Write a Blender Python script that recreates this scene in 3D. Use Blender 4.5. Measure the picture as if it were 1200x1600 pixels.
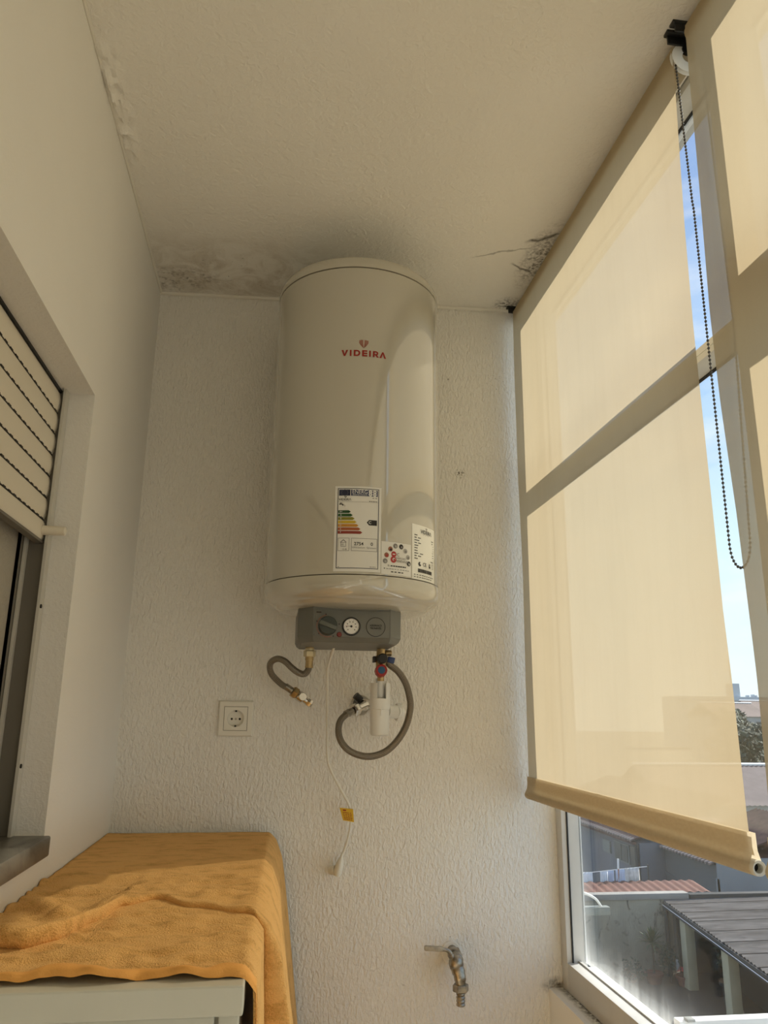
import bpy, bmesh, math, random
from mathutils import Vector, Matrix, noise
C = bpy.context.scene.collection
for o in list(bpy.data.objects):
    bpy.data.objects.remove(o)
random.seed(7)
PI = math.pi

# ------------------------------------------------------------------ camera, sky, sun, exposure
cam = bpy.data.cameras.new('camera')
cam.sensor_fit = 'VERTICAL'; cam.sensor_height = 36.0; cam.sensor_width = 27.0
cam.lens = 27.0; cam.clip_start = 0.02; cam.clip_end = 2000
camo = bpy.data.objects.new('camera', cam); C.objects.link(camo)
yaw, pitch, roll = math.radians(7.833), math.radians(14.685), math.radians(0.70)
fw = Vector((math.sin(yaw)*math.cos(pitch), math.cos(yaw)*math.cos(pitch), math.sin(pitch)))
rt = Vector((math.cos(yaw), -math.sin(yaw), 0)); up = rt.cross(fw)
r2 = math.cos(roll)*rt + math.sin(roll)*up; u2 = -math.sin(roll)*rt + math.cos(roll)*up
m = Matrix((r2, u2, -fw)).transposed().to_4x4(); m.translation = Vector((0.356, -1.95, 1.45))
camo.matrix_world = m
bpy.context.scene.camera = camo

world = bpy.data.worlds.new('sky'); bpy.context.scene.world = world; world.use_nodes = True
wn = world.node_tree.nodes; wl = world.node_tree.links; wn.clear()
wo = wn.new('ShaderNodeOutputWorld'); wb = wn.new('ShaderNodeBackground'); wl.new(wb.outputs[0], wo.inputs[0])
tc = wn.new('ShaderNodeTexCoord'); sx = wn.new('ShaderNodeSeparateXYZ'); wl.new(tc.outputs['Generated'], sx.inputs[0])
cr = wn.new('ShaderNodeValToRGB'); wl.new(sx.outputs['Z'], cr.inputs[0])
els = cr.color_ramp.elements
els[0].position = 0.0; els[0].color = (0.84, 0.97, 1.0, 1)
els[1].position = 0.62; els[1].color = (0.30, 0.46, 0.80, 1)
e = els.new(0.2); e.color = (0.66, 0.88, 1.0, 1)
e = els.new(0.4); e.color = (0.40, 0.62, 0.93, 1)
mp = wn.new('ShaderNodeMapping'); mp.inputs['Scale'].default_value = (2.2, 2.2, 7.0); wl.new(tc.outputs['Generated'], mp.inputs[0])
nz = wn.new('ShaderNodeTexNoise'); nz.inputs['Scale'].default_value = 3.0; nz.inputs['Detail'].default_value = 6; wl.new(mp.outputs[0], nz.inputs['Vector'])
cl = wn.new('ShaderNodeMapRange'); cl.inputs[1].default_value = 0.48; cl.inputs[2].default_value = 0.75; cl.inputs[4].default_value = 0.7; wl.new(nz.outputs[0], cl.inputs[0])
mx = wn.new('ShaderNodeMixRGB'); wl.new(cl.outputs[0], mx.inputs[0]); wl.new(cr.outputs[0], mx.inputs[1]); mx.inputs[2].default_value = (0.88, 0.93, 1.0, 1)
wl.new(mx.outputs[0], wb.inputs[0]); wb.inputs[1].default_value = 0.86

sun = bpy.data.lights.new('sun', 'SUN'); sun.energy = 6.6; sun.angle = math.radians(0.6); sun.color = (1.0, 0.93, 0.81)
suno = bpy.data.objects.new('sun', sun); C.objects.link(suno)
sd = Vector((1.0, 0.43, 0.80)).normalized()
suno.rotation_euler = sd.to_track_quat('Z', 'Y').to_euler(); suno.location = (6, 3, 6)

sc = bpy.context.scene
sc.view_settings.view_transform = 'Standard'; sc.view_settings.look = 'None'
sc.view_settings.gamma = 1.0; sc.view_settings.use_curve_mapping = False
sc.view_settings.exposure = 0.55

# ------------------------------------------------------------------ materials
class NT:
    """small helper around a material's node tree"""
    def __init__(s, name):
        s.m = bpy.data.materials.new(name); s.m.use_nodes = True
        s.n = s.m.node_tree.nodes; s.l = s.m.node_tree.links; s.n.clear()
        s.out = s.n.new('ShaderNodeOutputMaterial')
    def add(s, t, **kw):
        n = s.n.new(t)
        for k, v in kw.items():
            if k.startswith('_'): setattr(n, k[1:], v)
            else: n.inputs[k.replace('__', ' ')].default_value = v
        return n
    def link(s, a, b): s.l.new(a, b)
    def coord(s, scale=(1, 1, 1)):
        t = s.n.new('ShaderNodeTexCoord'); mpn = s.n.new('ShaderNodeMapping'); mpn.inputs['Scale'].default_value = scale
        s.l.new(t.outputs['Object'], mpn.inputs[0]); return mpn.outputs[0]
    def noise(s, scale, detail=4, vec=None, rough=0.55, dist=0.0):
        n = s.n.new('ShaderNodeTexNoise'); n.inputs['Scale'].default_value = scale; n.inputs['Detail'].default_value = detail
        n.inputs['Roughness'].default_value = rough; n.inputs['Distortion'].default_value = dist
        s.l.new(vec if vec is not None else s.coord(), n.inputs['Vector']); return n.outputs['Fac']
    def rng(s, v, a, b, c=0.0, d=1.0):
        n = s.n.new('ShaderNodeMapRange'); n.inputs[1].default_value = a; n.inputs[2].default_value = b
        n.inputs[3].default_value = c; n.inputs[4].default_value = d; s.l.new(v, n.inputs[0]); return n.outputs[0]
    def math(s, op, a, b=None):
        n = s.n.new('ShaderNodeMath'); n.operation = op
        for i, v in enumerate((a, b)):
            if v is None: continue
            if isinstance(v, (int, float)): n.inputs[i].default_value = v
            else: s.l.new(v, n.inputs[i])
        return n.outputs[0]
    def mix(s, f, a, b, blend='MIX'):
        n = s.n.new('ShaderNodeMixRGB'); n.blend_type = blend
        for i, v in enumerate((f, a, b)):
            if isinstance(v, (int, float)): n.inputs[i].default_value = v
            elif isinstance(v, tuple): n.inputs[i].default_value = v if len(v) == 4 else (*v, 1)
            else: s.l.new(v, n.inputs[i])
        return n.outputs[0]
    def bump(s, h, strength=0.3, dist=0.003):
        b = s.n.new('ShaderNodeBump'); b.inputs['Strength'].default_value = strength; b.inputs['Distance'].default_value = dist
        s.l.new(h, b.inputs['Height']); return b.outputs[0]
    def bsdf(s, col, rough=0.6, metal=0.0, normal=None, coat=0.0, spec=0.5):
        p = s.n.new('ShaderNodeBsdfPrincipled')
        if isinstance(col, tuple): p.inputs['Base Color'].default_value = (*col[:3], 1)
        else: s.l.new(col, p.inputs['Base Color'])
        if isinstance(rough, (int, float)): p.inputs['Roughness'].default_value = rough
        else: s.l.new(rough, p.inputs['Roughness'])
        p.inputs['Metallic'].default_value = metal; p.inputs['Specular IOR Level'].default_value = spec
        p.inputs['Coat Weight'].default_value = coat; p.inputs['Coat Roughness'].default_value = 0.05
        if normal is not None: s.l.new(normal, p.inputs['Normal'])
        s.l.new(p.outputs[0], s.out.inputs[0]); return p

M = {}
def simple(name, col, rough=0.6, metal=0.0, nscale=0, namt=0.12, bump=0.0, bscale=200, coat=0.0, spec=0.5, cior=1.5):
    t = NT(name); c = col
    if nscale: 
        f = t.noise(nscale, 5)
        c = t.mix(t.rng(f, 0.3, 0.7), tuple(x*(1-namt) for x in col), tuple(min(1, x*(1+namt)) for x in col))
    nrm = t.bump(t.noise(bscale, 3), bump, 0.002) if bump else None
    t.bsdf(c, rough, metal, nrm, coat, spec).inputs['Coat IOR'].default_value = cior; M[name] = t.m; return t.m

# plaster with the vertical drag of a textured roller paint
def plaster(name, col, stretch=(1, 1, 0.42), scale=115, strength=0.5, dist=0.004, spots=None):
    t = NT(name)
    v = t.coord(stretch)
    n1 = t.noise(scale, 3, v, 0.5, 0.6); n2 = t.noise(scale*3.1, 2, v)
    h = t.math('ADD', t.rng(n1, 0.22, 0.82), t.math('MULTIPLY', n2, 0.22))
    big = t.noise(3.0, 4)
    c = t.mix(t.rng(big, 0.35, 0.7), tuple(x*0.965 for x in col), col)
    if spots: c = spots(t, c)
    t.bsdf(c, 0.75, 0, t.bump(h, strength, dist), spec=0.25); M[name] = t.m; return t.m

def blob(t, co, cx, cy, cz, rx, ry, rz):
    """0 at the centre of an ellipsoid to 1 at its rim, in object space"""
    s1 = t.add('ShaderNodeVectorMath', _operation='SUBTRACT'); t.link(co, s1.inputs[0]); s1.inputs[1].default_value = (cx, cy, cz)
    s2 = t.add('ShaderNodeVectorMath', _operation='DIVIDE'); t.link(s1.outputs[0], s2.inputs[0]); s2.inputs[1].default_value = (rx, ry, rz)
    s3 = t.add('ShaderNodeVectorMath', _operation='LENGTH'); t.link(s2.outputs[0], s3.inputs[0]); return s3.outputs['Value']

def ceil_spots(t, c):
    co = t.coord()
    # grey mould in the two corners and along the back edge: specks, veins and a crack
    n = t.noise(42, 5, co, 0.65); n2 = t.noise(120, 3, co)
    for (x, y, rx, ry, lo, col) in ((0.06, -0.075, 0.15, 0.075, 0.60, (0.07, 0.055, 0.035)), (0.985, -0.27, 0.055, 0.17, 0.52, (0.07, 0.055, 0.035)),
                               (0.97, -0.03, 0.05, 0.05, 0.5, (0.04, 0.03, 0.02))):
        d = t.rng(blob(t, co, x, y, 2.575, rx, ry, 1), 0.15, 1.0, 1.0, 0.0)
        k = t.math('MULTIPLY', t.math('MULTIPLY', d, t.rng(n, lo-0.16, lo+0.02)), t.rng(n2, 0.38, 0.60))
        c = t.mix(t.math('MULTIPLY', k, 0.9), c, col)
    for (x, y, a, L, wv, kk) in ((0.88, -0.285, 2.75, 0.085, 0.0045, 0.55), (0.965, -0.355, 2.55, 0.05, 0.010, 0.9), (0.955, -0.215, 0.5, 0.045, 0.006, 0.8)):
        wob = t.math('MULTIPLY', t.math('SUBTRACT', t.noise(28, 4, co), 0.5), 0.035)
        sp = t.add('ShaderNodeSeparateXYZ'); t.link(co, sp.inputs[0])
        dx = t.math('SUBTRACT', sp.outputs['X'], x); dy = t.math('ADD', t.math('SUBTRACT', sp.outputs['Y'], y), wob)
        al = t.math('ADD', t.math('MULTIPLY', dx, math.cos(a)), t.math('MULTIPLY', dy, math.sin(a))); ac = t.math('SUBTRACT', t.math('MULTIPLY', dy, math.cos(a)), t.math('MULTIPLY', dx, math.sin(a)))
        k = t.math('MULTIPLY', t.rng(t.math('ABSOLUTE', ac), 0.0, wv, 1.0, 0.0), t.rng(t.math('ABSOLUTE', al), L*0.6, L, 1.0, 0.0))
        c = t.mix(t.math('MULTIPLY', k, kk), c, (0.06, 0.045, 0.03))
    d = t.rng(blob(t, co, 0.2, -0.1, 2.575, 0.42, 0.22, 1), 0.3, 1.0, 1.0, 0.0)
    k = t.math('MULTIPLY', d, t.rng(t.noise(11, 6, co, 0.7, 1.2), 0.42, 0.62))
    c = t.mix(t.math('MULTIPLY', k, 0.42), c, (0.36, 0.28, 0.17))
    k = t.math('MULTIPLY', d, t.rng(n2, 0.70, 0.76)); c = t.mix(t.math('MULTIPLY', k, 0.8), c, (0.10, 0.08, 0.05))
    return c
WALLC = (0.90, 0.875, 0.82)
def wall_spots(t, c):
    co = t.coord(); n2 = t.noise(190, 3, co); n = t.noise(60, 4, co)
    for (x, z, r, lo) in ((0.832, 2.084, 0.017, 0.50), (0.946, 2.36, 0.045, 0.62), (0.801, 2.36, 0.0035, 0.4), (0.80, 0.93, 0.06, 0.66), (0.45, 1.2, 0.1, 0.78), (0.86, 1.1, 0.12, 0.75)):
        d = t.rng(blob(t, co, x, 0, z, r, 1, r), 0.3, 1.0, 1.0, 0.0)
        c = t.mix(t.math('MULTIPLY', t.math('MULTIPLY', d, t.rng(n2, lo, lo+0.05)), 0.85), c, (0.10, 0.08, 0.05))
    d = t.rng(blob(t, co, 1.045, 0, 0.836, 0.040, 1, 0.022), 0.2, 1.0, 1.0, 0.0)
    c = t.mix(t.math('MULTIPLY', d, t.rng(n, 0.35, 0.6)), c, (0.05, 0.04, 0.03))
    d = t.rng(blob(t, co, 0.765, 0, 0.885, 0.06, 1, 0.06), 0.2, 1.0, 1.0, 0.0)
    c = t.mix(t.math('MULTIPLY', d, 0.22), c, (0.5, 0.36, 0.15))
    return c
plaster('plaster_back', WALLC, (1, 1, 0.46), 150, 0.85, 0.0045, wall_spots)
plaster('plaster_ceiling', WALLC, (1, 1, 1), 85, 0.48, 0.004, ceil_spots)
plaster('plaster_left', WALLC, (1, 1, 1), 210, 0.16, 0.002)
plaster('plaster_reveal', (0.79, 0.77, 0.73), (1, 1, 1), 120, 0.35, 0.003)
def ledge_spots(t, c):
    co = t.coord(); n = t.noise(75, 5, co, 0.7)
    d = t.rng(blob(t, co, 1.063, -0.6, 0.835, 0.022, 1.3, 0.03), 0.2, 1.0, 1.0, 0.0)
    return t.mix(t.math('MULTIPLY', d, t.rng(n, 0.38, 0.56)), c, (0.035, 0.03, 0.02))
plaster('plaster_parapet', WALLC, (1, 1, 1), 160, 0.2, 0.002, ledge_spots)
simple('floor_tile', (0.60, 0.52, 0.41), 0.4, 0, 6)
simple('bead', (0.80, 0.77, 0.70), 0.6)

def metal_paint(name, col, rough, dirt=0.1):
    t = NT(name); n = t.noise(14, 6, t.coord((1, 1, 0.4)), 0.65)
    t.bsdf(t.mix(t.math('MULTIPLY', t.rng(n, 0.45, 0.75), dirt*4), col, tuple(x*0.55 for x in col)), rough, 0); M[name] = t.m
metal_paint('window_aluminium', (0.62, 0.62, 0.60), 0.42, 0.06)
simple('gasket', (0.015, 0.015, 0.015), 0.7)
metal_paint('dark_aluminium', (0.16, 0.145, 0.12), 0.5, 0.05)
simple('guide_aluminium', (0.55, 0.53, 0.48), 0.45)

# dusty window glass: clear, with a film of dirt thickest along the bottom rail and the jamb
t = NT('window_glass')
co = t.coord()
tr = t.add('ShaderNodeBsdfTransparent', Color=(0.965, 0.975, 0.975, 1)); gl = t.add('ShaderNodeBsdfGlossy', Roughness=0.02)
lw_ = t.add('ShaderNodeLayerWeight', Blend=0.5)
fr = t.rng(t.math('POWER', lw_.outputs['Facing'], 4.0), 0.0, 1.0, 0.02, 0.75)
mA = t.add('ShaderNodeMixShader'); t.link(fr, mA.inputs[0]); t.link(tr.outputs[0], mA.inputs[1]); t.link(gl.outputs[0], mA.inputs[2])
sep = t.add('ShaderNodeSeparateXYZ'); t.link(co, sep.inputs[0])
streak = t.noise(60, 6, t.coord((1, 1, 0.07)), 0.7); speck = t.noise(170, 3, t.coord((1, 1, 0.5)), 0.6)
low = t.rng(sep.outputs['Z'], 0.058, 0.208, 1.0, 0.0); low2 = t.math('POWER', low, 5.0)
jam = t.math('POWER', t.rng(sep.outputs['Y'], 1.34, 1.47, 0.0, 1.0), 3.0)
lowj = t.math('MULTIPLY', jam, t.rng(sep.outputs['Z'], 0.068, 0.318, 1.0, 0.1))
film = t.math('ADD', t.math('MULTIPLY', low2, t.rng(streak, 0.3, 0.65, 0.35, 1.0)), t.math('MULTIPLY', lowj, 0.5))
drip = t.math('MULTIPLY', t.math('POWER', low, 1.0), t.math('MULTIPLY', t.rng(streak, 0.60, 0.72), 0.16))
film = t.math('ADD', t.math('ADD', film, drip), t.math('MULTIPLY', t.rng(speck, 0.70, 0.76), 0.25))
film = t.math('MINIMUM', t.math('ADD', t.math('MULTIPLY', film, 0.30), 0.002), 0.5)
du = t.add('ShaderNodeBsdfTranslucent', Color=(0.75, 0.76, 0.74, 1))
mB = t.add('ShaderNodeMixShader'); t.link(film, mB.inputs[0]); t.link(mA.outputs[0], mB.inputs[1]); t.link(du.outputs[0], mB.inputs[2])
t.link(mB.outputs[0], t.out.inputs[0]); M['window_glass'] = t.m

# screen-weave roller blind: translucent, slightly open weave
t = NT('blind_fabric')
v = t.coord((1, 1, 0.12)); stain = t.noise(34, 5, v, 0.6); wv = t.noise(900, 2, t.coord((1, 1, 1)))
big = t.noise(6, 3)
f = t.math('ADD', t.math('MULTIPLY', t.rng(stain, 0.45, 0.8), 0.10), t.math('MULTIPLY', t.rng(wv, 0.35, 0.65), 0.06))
f = t.math('ADD', f, t.math('MULTIPLY', t.rng(big, 0.4, 0.7), 0.06))
col = t.mix(f, (0.61, 0.51, 0.345), (0.40, 0.305, 0.185))
tl = t.add('ShaderNodeBsdfTranslucent'); df = t.add('ShaderNodeBsdfDiffuse'); tp = t.add('ShaderNodeBsdfTransparent', Color=(1, 0.93, 0.80, 1))
t.link(col, tl.inputs[0]); t.link(col, df.inputs[0])
m1 = t.add('ShaderNodeMixShader', Fac=0.60); t.link(tl.outputs[0], m1.inputs[1]); t.link(df.outputs[0], m1.inputs[2])
m2 = t.add('ShaderNodeMixShader', Fac=0.12); t.link(m1.outputs[0], m2.inputs[1]); t.link(tp.outputs[0], m2.inputs[2])
t.link(m2.outputs[0], t.out.inputs[0]); M['blind_fabric'] = t.m
t = NT('hem_fabric')
hw = t.noise(240, 4, t.coord((1, 0.4, 1)))
hc = t.mix(t.math('MULTIPLY', t.rng(hw, 0.35, 0.7), 0.35), (0.74, 0.655, 0.50), (0.60, 0.50, 0.35))
tl = t.add('ShaderNodeBsdfTranslucent'); df = t.add('ShaderNodeBsdfDiffuse'); t.link(hc, tl.inputs[0]); t.link(hc, df.inputs[0])
m1 = t.add('ShaderNodeMixShader', Fac=0.62); t.link(tl.outputs[0], m1.inputs[1]); t.link(df.outputs[0], m1.inputs[2]); t.link(m1.outputs[0], t.out.inputs[0]); M['hem_fabric'] = t.m
simple('blind_tube', (0.72, 0.68, 0.58), 0.5)
simple('black_plastic', (0.012, 0.012, 0.012), 0.4)
simple('white_plastic', (0.82, 0.81, 0.77), 0.35)
simple('chain_bead', (0.10, 0.09, 0.075), 0.35, 0.3)
simple('dark_hole', (0.02, 0.018, 0.015), 0.8)

simple('enamel', (0.49, 0.462, 0.385), 0.24, coat=1.0, spec=0.8, cior=2.0)
simple('enamel_cap', (0.50, 0.47, 0.39), 0.24, coat=1.0, spec=0.8, cior=2.0)
simple('seam', (0.12, 0.10, 0.075), 0.6)
simple('grey_plastic', (0.145, 0.147, 0.132), 0.45, 0, 0, 0, 0.05, 400)
simple('grey_plastic_light', (0.165, 0.167, 0.150), 0.45)
simple('knob_dark', (0.035, 0.045, 0.04), 0.35)
simple('knob_bar', (0.11, 0.12, 0.105), 0.4)
simple('red_lamp', (0.16, 0.012, 0.008), 0.25)
simple('label_white', (0.80, 0.79, 0.75), 0.45)
simple('plate_white', (0.86, 0.86, 0.80), 0.28)
simple('dial_white', (0.85, 0.83, 0.80), 0.4)
INK = dict(black=(0.012, 0.010, 0.010), navy=(0.012, 0.016, 0.05), blue=(0.02, 0.035, 0.11), red=(0.30, 0.012, 0.008), rose=(0.42, 0.03, 0.03),
           white=(0.80, 0.80, 0.78), green=(0.008, 0.06, 0.015), green2=(0.015, 0.085, 0.012), lime=(0.24, 0.22, 0.015), yellow=(0.62, 0.42, 0.02),
           orange=(0.55, 0.24, 0.02), rust=(0.38, 0.09, 0.02), brick=(0.26, 0.03, 0.015), grey=(0.22, 0.21, 0.20), lightgrey=(0.42, 0.41, 0.39),
           brown=(0.30, 0.12, 0.07), line=(0.20, 0.19, 0.18), emblem=(0.34, 0.10, 0.06))
for k, v in INK.items(): simple('ink_'+k, v, 0.5)
# braided steel hose
t = NT('braided_steel')
tcn = t.add('ShaderNodeTexCoord')
def wave(dirv):
    mpn = t.add('ShaderNodeMapping'); mpn.inputs['Scale'].default_value = dirv; t.link(tcn.outputs['UV'], mpn.inputs[0])
    w = t.add('ShaderNodeTexWave', Scale=1.0); w.bands_direction = 'DIAGONAL'; t.link(mpn.outputs[0], w.inputs['Vector']); return w.outputs['Fac']
ww = t.math('MULTIPLY', wave((4, 34, 1)), wave((-4, 34, 1)))
t.bsdf(t.mix(t.rng(ww, 0.1, 0.6), (0.15, 0.125, 0.095), (0.50, 0.45, 0.37)), 0.36, 0.8, t.bump(ww, 0.5, 0.0015)); M['braided_steel'] = t.m
simple('chrome', (0.62, 0.60, 0.56), 0.14, 1.0)
simple('old_chrome', (0.34, 0.31, 0.26), 0.34, 0.9, 70, 0.45, 0.25, 180)
simple('brass', (0.42, 0.31, 0.16), 0.32, 0.9, 60, 0.3)
simple('brass_pale', (0.62, 0.54, 0.36), 0.3, 0.7)
simple('red_cap', (0.42, 0.03, 0.03), 0.35)
simple('blue_cap', (0.02, 0.10, 0.22), 0.35)
simple('blue_lever', (0.02, 0.045, 0.16), 0.35)
simple('siphon_white', (0.86, 0.86, 0.83), 0.32)
simple('cord_white', (0.80, 0.78, 0.70), 0.4)
simple('tag_yellow', (0.72, 0.45, 0.02), 0.5)
simple('socket_white', (0.80, 0.77, 0.69), 0.35)
simple('lever_grip', (0.42, 0.37, 0.28), 0.5, 0, 90, 0.25)

# orange terry towel
t = NT('terry_towel')
co = t.coord(); n1 = t.noise(420, 2, co); n2 = t.noise(22, 6, t.coord((0.7, 1.5, 1)), 0.72, 0.2); n3 = t.noise(900, 1, co)
dapple_shade = t.math('MULTIPLY', t.rng(n2, 0.49, 0.63), t.rng(n1, 0.30, 0.6, 0.25, 1.0))  # darker patches in the colour stand for shading among the wrinkles
c = t.mix(dapple_shade, (0.96, 0.55, 0.19), (0.66, 0.33, 0.085))
p = t.bsdf(c, 0.95, 0, t.bump(t.math('ADD', n1, t.math('MULTIPLY', n3, 0.5)), 0.8, 0.004), spec=0.1)
p.inputs['Sheen Weight'].default_value = 0.35; p.inputs['Sheen Tint'].default_value = (1.0, 0.72, 0.4, 1); M['terry_towel'] = t.m
simple('towel_hem', (0.85, 0.41, 0.10), 0.85, 0, 0, 0, 0.3, 500)
simple('cabinet_grey', (0.60, 0.585, 0.50), 0.4, 0, 5, 0.03)
# marble sill
t = NT('marble')
v = t.noise(7, 8, t.coord((1.5, 0.5, 1.5)), 0.6, 2.2)
t.bsdf(t.mix(t.rng(v, 0.42, 0.6), (0.20, 0.19, 0.165), (0.085, 0.08, 0.068)), 0.4); M['marble'] = t.m
simple('shutter_cream', (0.76, 0.70, 0.58), 0.4, 0, 0, 0)
# frosted pane
t = NT('frosted_pane')
n = t.noise(130, 3); tl = t.add('ShaderNodeBsdfTranslucent', Color=(0.55, 0.52, 0.46, 1))
pp = t.bsdf((0.52, 0.48, 0.40), 0.35, 0, t.bump(n, 0.6, 0.003))
ms = t.add('ShaderNodeMixShader', Fac=0.12); t.link(pp.outputs[0], ms.inputs[1]); t.link(tl.outputs[0], ms.inputs[2]); t.link(ms.outputs[0], t.out.inputs[0]); M['frosted_pane'] = t.m
simple('blocker_grey', (0.35, 0.32, 0.27), 0.8)

# outdoors
def stained(name, c1, c2, c3):
    t = NT(name); a = t.noise(1.1, 6, t.coord((1, 1, 0.45)), 0.65, 0.6); b = t.noise(3.2, 6, t.coord((1, 1, 0.7)), 0.7, 1.0)
    c = t.mix(t.rng(a, 0.35, 0.65), c1, c2); c = t.mix(t.math('MULTIPLY', t.rng(b, 0.555, 0.66), 0.85), c, c3)
    t.bsdf(c, 0.9, spec=0.1); M[name] = t.m
stained('stained_concrete', (0.377, 0.348, 0.271), (0.254, 0.234, 0.180), (0.057, 0.051, 0.041))
stained('yard_ground', (0.102, 0.087, 0.066), (0.066, 0.059, 0.048), (0.036, 0.033, 0.030))
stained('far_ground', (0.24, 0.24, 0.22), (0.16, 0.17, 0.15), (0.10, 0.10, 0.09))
simple('concrete_cap', (0.265, 0.254, 0.234), 0.85, 0, 2, 0.15)
t = NT('fibre_cement'); a = t.noise(2.0, 7, t.coord((0.35, 2.2, 1)), 0.7, 0.4); b_ = t.noise(0.6, 3, t.coord((1, 1, 1)))
c = t.mix(t.rng(a, 0.35, 0.65), (0.065, 0.061, 0.058), (0.175, 0.163, 0.152)); c = t.mix(t.math('MULTIPLY', t.rng(b_, 0.4, 0.7), 0.35), c, (0.10, 0.088, 0.08)); t.bsdf(c, 0.95, spec=0.1); M['fibre_cement'] = t.m
simple('shed_dark', (0.028, 0.034, 0.031), 0.9, 0, 2, 0.3)
simple('pillar_cream', (0.429, 0.382, 0.257), 0.85, 0, 2, 0.12)
simple('gutter_dark', (0.043, 0.043, 0.040), 0.7)
simple('wire_white', (0.75, 0.75, 0.74), 0.5)
simple('house_blue', (0.155, 0.158, 0.177), 0.9, 0, 0.8, 0.08)
simple('house_grey', (0.118, 0.118, 0.118), 0.9, 0, 0.8, 0.12)
simple('house_white', (0.260, 0.267, 0.273), 0.9, 0, 1.2, 0.07)
simple('roof_tile', (0.105, 0.053, 0.043), 0.85, 0, 2.5, 0.3)
simple('roof_tile_edge', (0.248, 0.198, 0.174), 0.85)
simple('roof_red', (0.136, 0.053, 0.037), 0.85, 0, 2, 0.25)
simple('roof_mauve', (0.118, 0.093, 0.096), 0.85, 0, 2, 0.15)
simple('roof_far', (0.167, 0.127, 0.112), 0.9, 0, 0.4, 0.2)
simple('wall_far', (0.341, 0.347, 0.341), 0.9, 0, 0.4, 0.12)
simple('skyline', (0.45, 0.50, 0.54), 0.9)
simple('dark_window', (0.037, 0.040, 0.040), 0.3)
simple('frame_grey', (0.211, 0.223, 0.211), 0.7)
simple('cloth_white', (0.70, 0.74, 0.80), 0.9, 0, 6, 0.08)
simple('cloth_blue', (0.50, 0.57, 0.72), 0.9, 0, 6, 0.08)
simple('cloth_print', (0.55, 0.54, 0.52), 0.9, 0, 5, 0.3)
simple('prop_wood', (0.36, 0.16, 0.09), 0.8)
simple('leaf', (0.056, 0.081, 0.025), 0.7, 0, 3, 0.35)
simple('leaf_dark', (0.031, 0.050, 0.028), 0.8, 0, 0.6, 0.4)
simple('leaf_grey', (0.062, 0.081, 0.053), 0.8, 0, 0.6, 0.35)
simple('bark', (0.09, 0.07, 0.05), 0.9)
simple('terracotta', (0.186, 0.074, 0.050), 0.85, 0, 5, 0.15)
simple('flower_red', (0.5, 0.05, 0.06), 0.8)
simple('bracket_paint', (0.16, 0.18, 0.172), 0.5, 0, 20, 0.1)
simple('facade', (0.55, 0.53, 0.48), 0.9)

# ------------------------------------------------------------------ mesh builder
def wloc(o):
    v = Vector((0, 0, 0))
    while o: v = v + o.location; o = o.parent
    return v

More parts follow.
